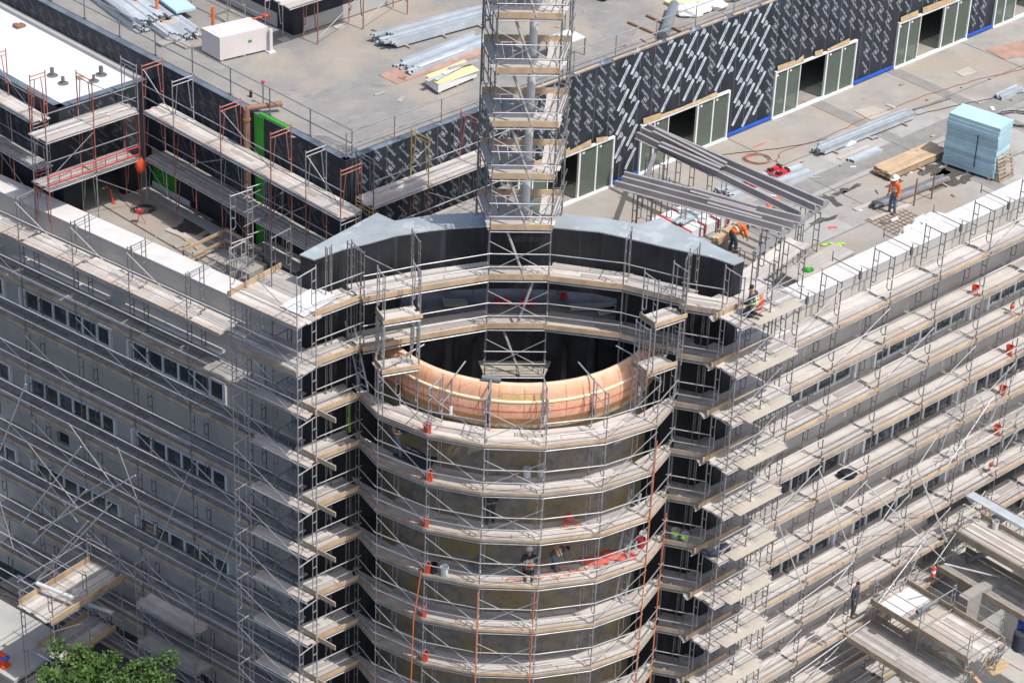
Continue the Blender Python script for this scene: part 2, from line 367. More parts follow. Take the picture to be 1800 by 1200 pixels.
for a, b, z0, z1 in slotsL:
    g = MB(); g.box(PLf-nL*0.2+dL*((a+b)/2)+UP*((z0+z1)/2), dL*((b-a)/2), nL*0.03, UP*((z1-z0)/2)); g.build('blank_opening', M_dark, B)
# long white ledge catching the sun under the top deck of the left facade
for a, b in unitsL:
    g = MB(); g.box(PLf+dL*((a+b)/2)+nL*0.15-UP*1.62, dL*((b-a)/2+0.12), nL*0.15, UP*0.06); g.build('ledge', M_parapet, B)

# round corner tower
DC = V(0.1, 79.0, 0); DR = 5.15
mb = MB(); mb.lathe([(DR, GZL-0.3), (DR, -0.05)], DC, n=96); mb.build('rotunda_wall', M_drum, B, smooth=True)
M_rim = mat('pale plywood rim', (0.66, 0.50, 0.36), 0.75, var=0.15, scale=2.5)
ring = MB(); ring.lathe([(DR+0.315, 0.42), (DR+0.325, 0.48), (DR+0.335, 0.60), (DR+0.34, 0.85), (DR+0.30, 1.06)], DC, n=120)
ring.lathe([(DR+0.27, 1.13), (DR+0.25, 1.30), (DR+0.19, 1.48), (DR+0.11, 1.58), (DR+0.05, 1.625)], DC, n=120)
ringo = ring.build('cornice', M_copper, B, smooth=True)
r2 = MB(); r2.lathe([(DR+0.30, 1.055), (DR+0.335, 1.07), (DR+0.335, 1.13), (DR+0.24, 1.14)], DC, n=120); r2.build('band', M_cream, ringo)
r2 = MB(); r2.lathe([(DR+0.05, 1.625), (DR-0.03, 1.66), (DR-0.11, 1.65), (DR-0.14, 1.60), (DR-0.14, -0.02)], DC, n=120); r2.build('rim', M_rim, ringo, smooth=True)
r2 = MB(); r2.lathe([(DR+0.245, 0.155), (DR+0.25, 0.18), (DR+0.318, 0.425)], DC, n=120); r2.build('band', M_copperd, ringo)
r2 = MB(); r2.lathe([(DR+0.004, -0.05), (DR+0.20, -0.04), (DR+0.235, 0.16)], DC, n=120); r2.build('band', M_oldband, ringo)
r2 = MB()
for k in range(70):                                       # broken pink chalk line round the cornice
    t0 = R(180)+R(180)*k/70; t1 = t0+R(180)/70*1.02; rr = DR+0.3475
    zz = 0.62+0.10*math.sin((k-20)*0.06)
    p = [V(DC.x+rr*math.cos(t)*1.0, DC.y+rr*math.sin(t), zz+dz) for t, dz in ((t0, 0), (t1, 0), (t1, 0.035), (t0, 0.035))]; r2.quad(*p)
r2.build('chalk_line', M_pink, ringo)
# dark inside of the open drum
for k in range(26):                                       # sheet joints in the cornice
    t = R(172)+R(196)*k/25+rng.uniform(-.02, .02); v = V(math.cos(t), math.sin(t), 0); e = V(-v.y, v.x, 0)*0.009; r2 = MB()
    for (ra, za), (rb, zb) in (((.315, .42), (.345, .62)), ((.345, .62), (.35, .86)), ((.35, .86), (.312, 1.05)), ((.27, 1.14), (.255, 1.3)), ((.26, 1.3), (.20, 1.48)), ((.20, 1.48), (.12, 1.58))):
        a, b = DC+v*(DR+ra)+UP*za, DC+v*(DR+rb)+UP*zb; r2.quad(a-e, a+e, b+e, b-e)
    r2.build('joint', M_copperd, ringo)
for x0, x1 in ((-0.35, 0.15), (0.2, 0.95)):
    r2 = MB(); t0, t1 = R(270)+x0/DR, R(270)+x1/DR
    for ta, tb, za, zb in ((t0, t1, 1.16, 1.17), (t0, t1, 1.40, 1.41), (t0, t0+.004, 1.16, 1.41), (t1-.004, t1, 1.16, 1.41)):
        rr = lambda z: DR+.275-(z-1.13)*.15
        r2.quad(*[DC+V(math.cos(t), math.sin(t), 0)*(rr(z)+.012)+UP*z for t, z in ((ta, za), (tb, za), (tb, zb+.01), (ta, zb+.01))])
    r2.build('layout_mark', M_lime, ringo)
mb = MB(); mb.lathe([(DR-0.15, 1.5), (DR-0.15, -4.0)], DC, n=64); mb.prism([(DC.x+4.9*math.cos(t), DC.y+4.9*math.sin(t)) for t in [2*math.pi*k/32 for k in range(32)]], -4.2, -4.0); mb.build('rotunda_lining', M_darkc, B)
mb = MB(); mb.prism([(-4.4, 78.25), (4.6, 78.25), (5.0, 81.2), (-4.8, 81.2)], 1.55, 1.92); mb.build('ledge', M_darkc, B)
mb = MB()
for x in (-2.4, 0.6, 3.0): mb.tube(V(x, 80.1, -4), V(x, 80.1, 1.5), 0.18, 10)
mb.build('column', M_darkc, B)
for x in (-3.4, -1.3, 1.9, 3.9):
    mb = MB(); mb.beam(V(x, 75.2, -1.2), V(x*1.05, 81.0, -1.0), 0.18, 0.35); mb.build('floor_beam', M_concd, B)
for k in range(9):
    mb = MB(); x = -4.2+k*1.05; mb.box(V(x, 80.98, 0.2), V(.05, 0, 0), V(0, .04, 0), V(0, 0, 2.4)); mb.build('stud', M_pipe_d, B)
mb = MB(); mb.beam(V(-3.6, 76.6, -3.9), V(-0.6, 79.6, -3.7), 0.6, 0.06); mb.build('loose_board', M_plank2, B)
mb = MB(); mb.beam(V(1.8, 77.0, -3.9), V(4.0, 79.0, -3.8), 0.9, 0.05); mb.build('loose_board', M_concd, B)
mb = MB(); mb.prism([(-5.4, 81.0), (5.6, 81.0), (5.6, 81.3), (-5.4, 81.3)], -4.2, 2.9); mb.build('back_wall', M_darkc, B)

# curved black wall
ZT = 5.3
fr_px = [(553, 456), (603, 438), (650, 427), (697, 414), (757, 405), (798, 401), (857, 398), (915, 398.5), (973, 400), (1050, 407), (1092, 416), (1160, 432), (1248, 451), (1288, 465)]
bk_px = [(1308, 457), (1160, 383), (1123, 394), (1050, 382), (975, 374), (855, 373), (760, 378), (695, 388), (664, 374), (528, 447)]
FRT = [at(x, y, ZT) for x, y in fr_px]; BCK = [at(x, y, ZT) for x, y in bk_px]
WALLPTS = FRT
foot = FRT+BCK
def grow(poly, e):
    c = sum(poly, V(0, 0, 0))/len(poly); return [V(p.x, p.y, 0)+(V(p.x-c.x, p.y-c.y, 0).normalized()*e) for p in poly]
mb = MB(); mb.prism(foot, 2.75, ZT-0.05); cw = mb.build('curved_parapet_wall', M_mem, B)
mb = MB(); mb.prism(grow(foot, 0.03), ZT-0.045, ZT); mb.build('cap', M_cap, cw)
mb = MB(); mb.prism([FRT[0], FRT[1], FRT[2], FRT[3], V(-4.1, 78.6, 0), V(-4.9, 80.5, 0), BCK[-1]], GZL-0.3, 2.745); mb.build('wing_wall', M_mem, B)
mb = MB(); mb.prism([V(4.35, 78.6, 0), FRT[10], FRT[11], FRT[12], FRT[13], BCK[0], V(5.1, 80.9, 0)], GZR-2, 2.745); mb.build('wing_wall', M_mem, B)
mb = MB(); a = at(1105, 410, ZT); 
# roof terrace slab
Lp = lambda u, o=1.3: L0+dL*u-nL*o
Rp = lambda u, o=1.3: R0+dR*u-nR*o
mb = MB(); mb.prism([Lp(-24), Lp(13.6), V(-5.3, 80.9, 0), V(5.5, 80.9, 0), Rp(-5.2), Rp(60), V(60, 160, 0), V(-70, 160, 0)], -0.35, 0.0); mb.build('roof_terrace', M_conc, B)
# darker bands and joints cast into the right terrace
mb = MB()
def strip(px0, px1, wd, z=0.004):
    a, b = at(*px0, 0), at(*px1, 0); d = (b-a).normalized(); n = V(-d.y, d.x, 0)*wd/2; mb.quad(*[p+UP*z for p in (a-n, b-n, b+n, a+n)])
strip((1330, 368), (1800, 163), 1.05); mb.build('cast_band', M_concd, B)
mb = MB()
for k in range(-2, 8):
    a = Rp(7.2*k*0.75+3, 1.6); b = a-nR*12.5; n = dR*0.02; mb.quad(*[p+UP*0.0045 for p in (a-n, a+n, b+n, b-n)])
    n = dR*0.33
for o in (4.8, 7.6, 10.4):
    a = Rp(-3, o); b = Rp(50, o); n = nR*0.016; mb.quad(*[p+UP*0.0045 for p in (a-n, b-n, b+n, a+n)])
mb.build('joint', M_wet, B)
mb = MB()
for k in (0, 2, 3, 5):
    a = Rp(7.2*k*0.75+3.4, 1.6); b = a-nR*12.2; n = dR*0.3; mb.quad(*[p+UP*0.0042 for p in (a-n, a+n, b+n, b-n)])
mb.build('cast_band', M_concd, B)

M_slab = mat('cast slab', (0.33, 0.325, 0.31), 0.9, var=0.12, scale=1.1, island=0.13, detail=9)
add_stain('cast slab', (0.23, 0.215, 0.19), 0.7, (0.6, 0.75), 0.5)
mb = MB(); r4 = random.Random(3); xs = [3.0+3.6*k for k in range(0, 13)]; os_ = [4.84, 7.56, 7.64, 10.36]
for i in range(len(xs)-1):
    for o0, o1 in ((1.9, 4.76), (4.84, 7.56), (7.64, 10.36)):
        if r4.random() < 0.62 and not (o0 < 2 and i < 3): a = Rp(xs[i]+0.03, o0); b = Rp(xs[i+1]-0.03, o0); t = -nR*(o1-o0); mb.quad(*[p+UP*0.002 for p in (a, a+t, b+t, b)])
mb.build('cast_slab', M_slab, B)

# ------------------------------------------------------------------ penthouse
K = V(-6.41, 82.34, 0); azl, azr = R(136), R(44.5)
wl = V(math.cos(azl), math.sin(azl), 0); wr = V(math.cos(azr), math.sin(azr), 0)
nl = V(-wl.y, wl.x, 0); nr = V(wr.y, -wr.x, 0); HZ = 5.7
PH = thing('penthouse', K, 'long black wrapped penthouse with sliding glass doors standing on the roof terrace', 'building')
doors = [(8.85, 14.3), (15.85, 21.3), (24.2, 29.7), (32.6, 38.0), (40.0, 45.4)]
mb = MB(); wall_open(mb, K, wr, -nr, 0, 60, 0, HZ, 0.3, [(a, b, 0, 2.32) for a, b in doors]); wR = mb.build('wrapped_wall', M_wrap, PH)
mb = MB(); wall_open(mb, K, wl, -nl, 0.3, 40, 0, HZ, 0.3, []); wLw = mb.build('wrapped_wall', M_wrap, PH)
e0 = K-nr*0.28-nl*0.28
mb = MB(); mb.prism([e0+V(0, 0, 0), e0+wr*60, e0+wr*60+wl*45, e0+wl*45], 5.2, 5.62); roofo = mb.build('roof_slab', M_roof, PH)
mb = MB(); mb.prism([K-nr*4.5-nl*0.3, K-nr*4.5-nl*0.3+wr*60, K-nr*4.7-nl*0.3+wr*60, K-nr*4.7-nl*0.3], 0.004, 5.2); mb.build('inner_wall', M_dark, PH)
# dusty cap turned over the wall tops
mb = MB()
for d, n, e, s in ((wr, nr, 60, 0.28), (wl, nl, 40, 0.28)):
    a, b = K+d*(-0.02)+n*0.02, K+d*e+n*0.02; t = -n*s; mb.prism([a, b, b+t, a+t] if d.cross(-n).z > 0 else [a, a+t, b+t, b], HZ+0.004, HZ+0.02)
mb.build('wrap_cap', M_wrapcap, PH)
mb = MB(); u = 9.0
while u < 56:
    L_ = rng.uniform(1.2, 3.4); mb = MB(); mb.beam(K+wr*u-nr*0.05+UP*(HZ+0.05+rng.uniform(0, .02)), K+wr*(u+L_)-nr*0.07+UP*(HZ+0.06), 0.1, 0.05); u += L_+rng.uniform(0.05, 0.8); mb.build('edge_board', M_toe, PH)
def sliding_door(a, b, n_, left_hidden=False):
    fr = MB(); q = K+nr*0.03; H = 2.30; t = 0.085
    def bar(u0, u1, za, zb, o=0.0, dp=0.14): fr.box(q+wr*((u0+u1)/2)+nr*o+UP*((za+zb)/2), wr*((u1-u0)/2), nr*dp/2, UP*((zb-za)/2))
    bar(a, b, H-t, H); bar(a, b, 0.006, 0.06, 0.02, 0.22); bar(a, a+t, 0.06, H-t); bar(b-t, b, 0.06, H-t)
    W = b-a; cuts = [0.155, 0.31, 0.64, 0.82]
    for c, wd in zip(cuts, (0.07, 0.05, 0.09, 0.07)): bar(a+W*c-wd/2, a+W*c+wd/2, 0.06, H-t, -0.02, 0.1)
    o = fr.build('sliding_door', M_frame, PH)
    for c0, c1 in ((0.0, 0.155), (0.155, 0.31), (0.64, 0.82), (0.82, 1.0)):
        g = MB(); g.box(q-nr*0.02+wr*(a+W*(c0+c1)/2)+UP*(H/2), wr*(W*(c1-c0)/2-0.03), nr*0.008, UP*(H/2-0.07)); g.build('pane', M_doorglass, o)
        s = MB(); s.box(q+nr*0.0+wr*(a+W*c0+0.22)+UP*(H-0.24), wr*0.06, nr*0.004, UP*0.05); s.build('sticker', M_tag, o)
    s = MB()
    for c in (0.42, 0.5):
        s.path([q-nr*1.2+wr*(a+W*c+0.05*math.sin(k*0.9))+UP*(2.25-0.16*k) for k in range(12)], 0.012, 4)
    s.build('cord', M_reflect, o)
    u = a+0.1                                  # torn kraft paper over the head
    while u < b-0.5:
        l_ = rng.uniform(0.5, 1.5); h0, h1 = rng.uniform(0.06, 0.28), rng.uniform(0.06, 0.28); e = min(u+l_, b)
        p0, p1 = K+wr*u+nr*0.06, K+wr*e+nr*0.06
        pp = MB(); pp.hexa([p0+UP*(H+0.03), p1+UP*(H+0.03), p1+UP*(H+0.04+h1), p0+UP*(H+0.04+h0)], [p0+nr*0.05+UP*(H+0.03), p1+nr*0.07+UP*(H+0.03), p1+nr*0.01+UP*(H+0.045+h1), p0+nr*0.01+UP*(H+0.045+h0)])
        pp.build('kraft_paper', M_card, PH); u = e+(0 if rng.random() < 0.5 else rng.uniform(0.1, 0.8))
for i, (a, b) in enumerate(doors): sliding_door(a, b, i)
for a, b in ((14.3, 15.85), (21.3, 24.2), (29.7, 32.6), (38.0, 40.0)): mb = MB(); mb.box(K+wr*((a+b)/2)+nr*0.06+UP*0.13, wr*((b-a)/2-0.03), nr*0.05, UP*0.055); mb.build('blue_flashing', M_bluepaint, PH)
mb = MB()
for k in range(0, 70):                                    # seams between strips of wrap
    u = 0.85*k+0.3
    if not any(a-0.05 < u < b+0.05 for a, b in doors): mb.box(K+wr*u+nr*0.003+UP*2.85, wr*0.012, nr*0.004, UP*2.82)
    else: mb.box(K+wr*u+nr*0.003+UP*4.05, wr*0.012, nr*0.004, UP*1.6)
mb.build('seam', M_grey, PH)
# green strip, brown downpipe and base trim on the left wall
mb = MB(); mb.box(K+wl*4.95+nl*0.02+UP*2.85, wl*0.27, nl*0.02, UP*2.84); mb.build('green_strip', M_green, PH)
mb = MB(); mb.box(K+wl*4.2-nl*0.1+UP*(HZ+0.05), wl*0.8, nl*0.09, UP*0.03); mb.build('green_strip', M_green, PH)
mb = MB(); q = K+wl*5.45+nl*0.22; mb.tube(q+UP*0.1, q+UP*5.9, 0.13, 10); mb.tube(q+UP*5.9, K+wl*4.75-nl*0.95+UP*6.0, 0.11, 10)
for z in (1.2, 2.6, 4.0, 5.4): mb.tube(q+UP*z, q+UP*(z+0.08), 0.16, 10)
mb.build('drainpipe', M_rust, PH)
mb = MB(); mb.box(K+wl*11.0+nl*0.015+UP*0.55, wl*0.75, nl*0.015, UP*0.35); mb.build('green_strip', M_green, PH); mb = MB(); mb.box(K+wl*1.6+nl*0.015+UP*0.5, wl*1.2, nl*0.015, UP*0.1); mb.build('green_strip', M_green, PH)
mb = MB(); mb.box(K+wl*11.1+nl*0.012+UP*1.35, wl*0.7, nl*0.012, UP*0.42); mb.build('kraft_paper', M_card, PH); mb = MB(); mb.box(K+wl*2.6+nl*0.012+UP*1.5, wl*1.6, nl*0.012, UP*0.38); mb.build('kraft_paper', M_card, PH)
mb = MB(); mb.box(K+wl*10.6+nl*0.03+UP*0.12, wl*1.2, nl*0.03, UP*0.11); mb.build('base_flashing', M_whitewrap, PH)
mb = MB(); mb.box(K+wl*6+nl*0.55+UP*0.06, wl*5.6, nl*0.22, UP*0.058); mb.build('kerb', M_sidewalk, PH)
mb = MB(); mb.box(K+wl*6.2+nl*2.6+UP*0.003, wl*5.6, nl*0.04, UP*0.0028); mb.build('joint', M_wet, PH)
# side block with the white roof
V0 = K+wl*11.9; wf = -wr; SB = 4.25; ZB = 4.72
A0 = V0+wf*SB
mb = MB(); wall_open(mb, V0+wf*0.0, wf, wl, 0, SB, 0, ZB, 0.3, [(1.4, 3.3, 0, 1.9)]); wall_open(mb, A0+wl*0.3, wl, -wf, 0, 12, 0, ZB, 0.3, []); wB = mb.build('wrapped_wall', M_wrap, PH)
mb = MB(); mb.prism([V0+wl*0.31-nl*0.0, A0+wl*0.31-wf*0.3, A0+wl*12-wf*0.3, V0+wl*12], 4.2, 4.58); mb.build('white_roof', M_white, PH)
mb = MB()
for p, d, L_, n in ((V0, wf, SB, wl), (A0, wl, 12, -wf)):
    a, b = p, p+d*L_; t = n*0.32; mb.prism([a, b, b+t, a+t] if d.cross(n).z > 0 else [a, a+t, b+t, b], ZB+0.004, ZB+0.02)
mb.build('wrap_cap', M_wrapcap, PH)
for k in range(4):
    mb = MB(); a = V0+wl*(1.6+2.6*k)+UP*4.584; mb.prism([a+wf*.3, a+wf*(SB-.35), a+wf*(SB-.35)+wl*.09, a+wf*.3+wl*.09], 4.581, 4.586); mb.build('seam', M_whitewrap, PH)
mb = MB(); mb.box(V0+wl*5.9+wf*0.13+UP*4.66, wl*5.6, wf*0.13, UP*0.075); mb.build('cant_strip', M_fascia, PH)
mb = MB(); mb.box(V0+wl*2.2+wf*2.35+UP*0.8, wf*1.0, wl*0.05, UP*0.8); mb.build('kraft_paper', M_card, PH)
# stub vents through the white roof
for (px, py, h, r_) in ((92, 133, 0.34, 0.08), (165, 143, 0.28, 0.06), (178, 132, 0.38, 0.085), (111, 147, 0.30, 0.07)):
    p = at(px, py, 4.58); mb = MB(); mb.tube(p, p+UP*h, r_, 10); mb.lathe([(r_+0.16, 0.0), (r_+0.15, 0.02), (r_, 0.03)], p, n=10)
    tag(mb.build('roof_vent', M_grey, org=p), {92: 'thick dark vent pipe on the white roof, leftmost of the four', 165: 'short thin vent pipe standing alone near the front edge of the white roof', 178: 'tallest dark vent pipe on the white roof, near the wall corner', 111: 'dark vent pipe on the white roof behind the red scaffold frames'}[px], 'vent', 'vent pipes on the white roof')
p = at(141, 138, 4.58); mb = MB(); mb.lathe([(0.17, 0), (0.17, 0.07), (0.10, 0.08), (0.09, 0.02)], p, n=14); tag(mb.build('roof_drain', M_oldband, org=p), 'low round drain ring on the white roof between the vent pipes', 'drain')
p = at(34, 48, 4.58); mb = MB(); mb.box(p+UP*0.06, wf*0.22, wl*0.16, UP*0.05); mb.box(p+UP*0.12+wf*0.1, wf*0.1, wl*0.2, UP*0.02); tag(mb.build('scrap_board', M_rust, org=p), 'small reddish scrap board lying at the back of the white roof', 'scrap')
mb = MB(); p = at(20, 12, 4.0); mb.prism([V0+wl*12.2+wf*0.2, V0+wl*12.2+wf*9, V0+wl*24+wf*9, V0+wl*24+wf*0.2], 3.6, 4.1); mb.build('teal_roof', M_teal, PH)

# printed lettering on the wrap
def text_mesh(s, size, cx=None):
    cu = bpy.data.curves.new('txt', 'FONT'); cu.body = s; cu.size = size; cu.align_x = 'CENTER'; cu.align_y = 'CENTER'; cu.resolution_u = 2
    ob = bpy.data.objects.new('txt', cu); col.objects.link(ob); dg = bpy.context.evaluated_depsgraph_get()
    me = bpy.data.meshes.new_from_object(ob.evaluated_get(dg)); vs = [v.co.copy() for v in me.vertices]; fs = [tuple(p.vertices) for p in me.polygons]
    bpy.data.objects.remove(ob); bpy.data.meshes.remove(me); return vs, fs
T1 = text_mesh('WrapShield', 0.15); T2 = text_mesh('SA', 0.19); T3 = text_mesh('VaproShield', 0.12)
def stamp(mb, geo, P, d, n, u, z, ang, off=(0, 0), eps=0.006):
    vs, fs = geo; i = len(mb.v); c, s = math.cos(ang), math.sin(ang)
    for v in vs:
        x, y = v.x+off[0], v.y+off[1]; mb.v.append(P+d*(u+c*x-s*y)+UP*(z+s*x+c*y)+n*eps)
    mb.f += [tuple(i+k for k in f) for f in fs]
def bar_geo(L_, h): return [V(-L_/2, -h/2, 0), V(L_/2, -h/2, 0), V(L_/2, h/2, 0), V(-L_/2, h/2, 0)], [(0, 1, 2, 3)]
BAR = bar_geo(1.0, 0.165); EMB = [bar_geo(0.34, 0.06), bar_geo(0.24, 0.06), bar_geo(0.16, 0.06)]
def letter_wall(parent, P, d, n, u0, u1, z0, z1, avoid, barzones, flip=1, ikm=None, ink=None, done=True):
    """flip: +1 when d runs to the right as seen from outside, -1 otherwise"""
    ink, dk = ink or MB(), MB(); dd = d*flip
    def ok(u, z, r_): return z0+r_*0.75 < z < z1-r_*0.75 and u0+r_*0.5 < u < u1-r_*0.4 and not any(a-r_*0.55 < u < b+r_*0.55 and z < zt+r_*0.7 for a, b, zt in avoid)
    k = 0; u = u0
    while u < u1:
        col_ = int((u-u0)/0.66+.01); bz = any(a <= u <= b for a, b in barzones)
        z = z0+0.2+(col_*0.37) % 0.62; row = 0
        while z < z1:
            if bz:
                if (row) % 2 == 0:
                    if ok(u, z, 0.5):
                        stamp(ink, BAR, P, dd, n, u*flip, z, R(57)); stamp(dk, T3, P, dd, n, u*flip, z, R(57), eps=0.009)
                elif ok(u, z, 0.2):
                    for q, (g, o) in enumerate(zip(EMB, ((-0.02, 0.085), (0.03, 0.0), (0.02, -0.085)))): stamp(ink, g, P, dd, n, u*flip, z, R(57), o)
                z += 0.54
            else:
                if ok(u, z, 0.42):
                    if row % 2: stamp(ink, T1, P, dd, n, u*flip, z, R(-50)); stamp(ink, T2, P, dd, n, u*flip, z, R(-50), (-0.24, 0.155))
                    else: stamp(ink, T1, P, dd, n, u*flip, z, R(130)); stamp(ink, T2, P, dd, n, u*flip, z, R(130), (-0.24, 0.155))
                z += 0.50
            row += 1
        u += 0.66
    if done: ink.build('printed_lettering', ikm or M_ink, parent)
    if dk.v: dk.build('printed_lettering', M_inkd, parent)
letter_wall(wR, K, wr, nr, 0.2, 52, 0.25, HZ+0.25, [(a, b, 2.45) for a, b in doors], [(14.4, 15.8), (17.0, 20.0), (20.6, 23.6)])
letter_wall(wLw, K, wl, nl, 0.5, 24, 1.9, HZ+0.1, [(4.5, 5.7, 9), (11.6, 17, 3.6)], [], -1, M_ink_shade)
INKB = MB(); letter_wall(wB, V0, wf, nl*0+(-wl), 0.3, SB-0.2, 1.9, ZB, [], [], -1, M_ink_shade, INKB, False)
letter_wall(wB, A0, wl, wf, 0.3, 8, 1.9, ZB, [], [], -1, M_ink_shade, INKB)

# guard rails round the penthouse roof
def roof_rail(P, d, L_, label, step=2.35):
    T = thing('guard_rail', P, label, 'railing', 'guard rails along the penthouse roof edge')
    k = 0; u = 0.0
    pm = MB(); pm.tube(V(0, 0, 0), V(0, 0, 1.12), 0.026, 6); pm.box(V(0, 0, 0.01), V(0.07, 0, 0), V(0, 0.07, 0), V(0, 0, 0.01)); me = mesh_data('post', pm, M_rail)
    while u <= L_: place('post', me, T, P+d*u, d); u += step
    for z in (0.56, 1.10):
        r_ = MB(); r_.tube(P+UP*z, P+d*L_+UP*z, 0.024, 6); r_.build('rail', M_rail, T)
roof_rail(K-nr*0.12-nl*0.12+UP*5.64, wr, 44.65, 'grey pipe guard rail above the lettered wall with the sliding doors')
roof_rail(K-nl*0.45-nr*0.12+wl*0.05+UP*5.64, wl, 30.0, 'grey pipe guard rail along the roof edge beside the white roof')
# ------------------------------------------------------------------ scaffolds
FR = {}
def frame_me(w, style, m, h=1.94):
    """walk-through frame, local x = inwards, z up: two standards, a top bar and ladder legs"""
    k = (round(w, 3), style, m.name, h)
    if k in FR: return FR[k]
    b = MB(); r = 0.024
    X = lambda x, z: V(x, 0, z)
    b.tube(X(0, 0), X(0, h+0.05), r); b.tube(X(w, 0), X(w, h+0.05), r)
    b.tube(X(0, h-0.04), X(w, h-0.04), r)
    s = min(0.22, w*0.27)
    if style == 'a':
        b.tube(X(s*0.5, 0.55), X(s*1.1, h-0.2), r*0.85); b.tube(X(w-s*0.5, 0.55), X(w-s*1.1, h-0.2), r*0.85); b.tube(X(0, h-0.2), X(w, h-0.2), r*0.85)
        b.tube(X(0, 0.55), X(s*0.5, 0.55), r*0.8); b.tube(X(w, 0.55), X(w-s*0.5, 0.55), r*0.8)
    else:
        for x0, sg in ((0, 1), (w, -1)):
            b.path([X(x0, 0.50), X(x0+sg*s*0.6, 0.47), X(x0+sg*s, 0.56), X(x0+sg*s, h-0.04)], r*0.85, 5)
            for z in (0.95, 1.42): b.tube(X(x0, z), X(x0+sg*s, z), r*0.8, 5)
    FR[k] = mesh_data('frame', b, m); return FR[k]
RL = {}
def rails_me(L_, m, zs=(0.55, 1.07)):
    k = (round(L_, 3), m.name, zs)
    if k not in RL:
        b = MB()
        for z in zs: b.tube(V(-0.06, -0.085, z), V(L_+0.06, -0.085, z+rng.uniform(-.012, .012)), 0.021)
        RL[k] = mesh_data('guard_rail', b, m)
    return RL[k]
BR = {}
def brace_me(L_, m, kind, h=1.4):
    k = (round(L_, 3), m.name, kind, h)
    if k not in BR:
        b = MB(); y = -0.045
        if kind in ('x', '\\'): b.tube(V(0, y, 0.35+h), V(L_, y, 0.35), 0.016)
        if kind in ('x', '/'): b.tube(V(0, y-0.03, 0.35), V(L_, y-0.03, 0.35+h), 0.016)
        if kind == '-': b.tube(V(0, y, 0.42), V(L_, y, 0.42), 0.016)
        BR[k] = mesh_data('cross_brace', b, m)
    return BR[k]
def line(T, P, d, n_in, st, zs, w, m=None, m2=None, style='w', railz=None, brace=None, frames=True, skip=()):
    """a straight run of scaffold: stations st along d, lifts at heights zs"""
    m = m or M_pipe_d; m2 = m2 or M_pipe
    for i, s in enumerate(st):
        for z in zs:
            if frames and (i, z) not in skip: place('frame', frame_me(w, style, m), T, P+d*s+UP*z, n_in)
    for i in range(len(st)-1):
        L_ = st[i+1]-st[i]
        for j, z in enumerate(zs):
            if railz is None or z in railz: place('guard_rail', rails_me(L_, m2), T, P+d*st[i]+UP*z, d)
            if brace:
                kd = brace(i, j)
                if kd: place('cross_brace', brace_me(L_, m2, kd), T, P+d*st[i]+UP*z, d)
        # bearers under each lift
def deck(name, q, z, label, group, n=5, m=None, toe=None, toeh=0.19, th=0.045, toe_m=None, over=0.0, inner_toe=False, plyw=None, cross=None):
    """q = outer a, outer b, inner b, inner a (plan points); boards run from a to b"""
    oa, ob, ib, ia = [V(p.x, p.y, z) for p in q]; m = m or M_plank
    b = MB(); d = (ob-oa).normalized()
    for k in range(n):
        t0, t1 = (k+0.02)/n, (k+0.98)/n
        e0, e1 = rng.uniform(-0.05, 0.12)+over, rng.uniform(-0.05, 0.12)+over; dz = UP*rng.uniform(-0.006, 0.012)
        a0, a1 = lerp(oa, ia, t0)-d*e0, lerp(oa, ia, t1)-d*e0; b0, b1 = lerp(ob, ib, t0)+d*e1, lerp(ob, ib, t1)+d*e1
        if rng.random() < 0.35:                           # two shorter boards butted in the length
            c = rng.uniform(0.35, 0.65); c0, c1 = lerp(a0, b0, c), lerp(a1, b1, c)
            b.hexa([p+dz-UP*th for p in (a0, c0-d*.01, c1-d*.01, a1)], [p+dz for p in (a0, c0-d*.01, c1-d*.01, a1)])
            dz2 = UP*rng.uniform(-0.006, 0.012); b.hexa([p+dz2-UP*th for p in (c0+d*.01, b0, b1, c1+d*.01)], [p+dz2 for p in (c0+d*.01, b0, b1, c1+d*.01)])
        else: b.hexa([p+dz-UP*th for p in (a0, b0, b1, a1)], [p+dz for p in (a0, b0, b1, a1)])
    o = b.build(name, m); tag(o, label, 'scaffold deck', group)
    if toe is not False:
        t = MB(); inn = (ia-oa).normalized(); tm = toe_m or M_toe
        e0, e1 = rng.uniform(0.0, 0.10), rng.uniform(-0.02, 0.10); jz = rng.uniform(-0.015, 0.015)
        t.beam(oa-d*e0-inn*0.03+UP*(toeh/2+0.012+jz), ob+d*e1-inn*0.03+UP*(toeh/2+0.012-jz), 0.04, toeh); t.build('toe_board', tm, o)
    br = MB()
    inn = (ia-oa); L_ = (ob-oa).length
    for u in (0.03, 0.97):
        p0, p1 = lerp(oa, ob, u), lerp(ia, ib, u); br.tube(p0-UP*(th+0.03), p1-UP*(th+0.03), 0.024, 6)
    br.tube(oa-d*0.03-UP*(th+0.05), ob+d*0.03-UP*(th+0.05), 0.026, 6)
    br.build('bearer', M_pipe, o)
    return o
def alt(*p): return lambda i, j: p[(i+j) % len(p)]

# --- left street facade
zL = [lev(k) for k in range(7, 17)]
stL = [-3.02, 0, 3.02, 6.04, 9.06, 12.08, 15.1]
SL = thing('facade_scaffold', L0+UP*GZL, 'tall grey pipe scaffold standing in shade along the left street facade', 'scaffold')
for i, s in enumerate(stL):
    for z in zL:
        if i == 6 and z > -1: continue
        place('frame', frame_me(0.95, 'w', M_pipe_d), SL, L0+dL*s+UP*z, -nL)
for i in range(6):
    for j, z in enumerate(zL):
        if i == 5 and z > -1: continue
        place('guard_rail', rails_me(3.02, M_pipe_b), SL, L0+dL*stL[i]+UP*z, dL)
BL2 = SL
for i in range(6):
    for j, z in enumerate(zL):
        kd = [None, '-', '\\', '\\', None, '-', '\\'][(i*3+j*2) % 7]
        if kd and not (i == 5 and z > -1): place('cross_brace', brace_me(3.02, M_pipe_b, kd), BL2, L0+dL*stL[i]+UP*z, dL)
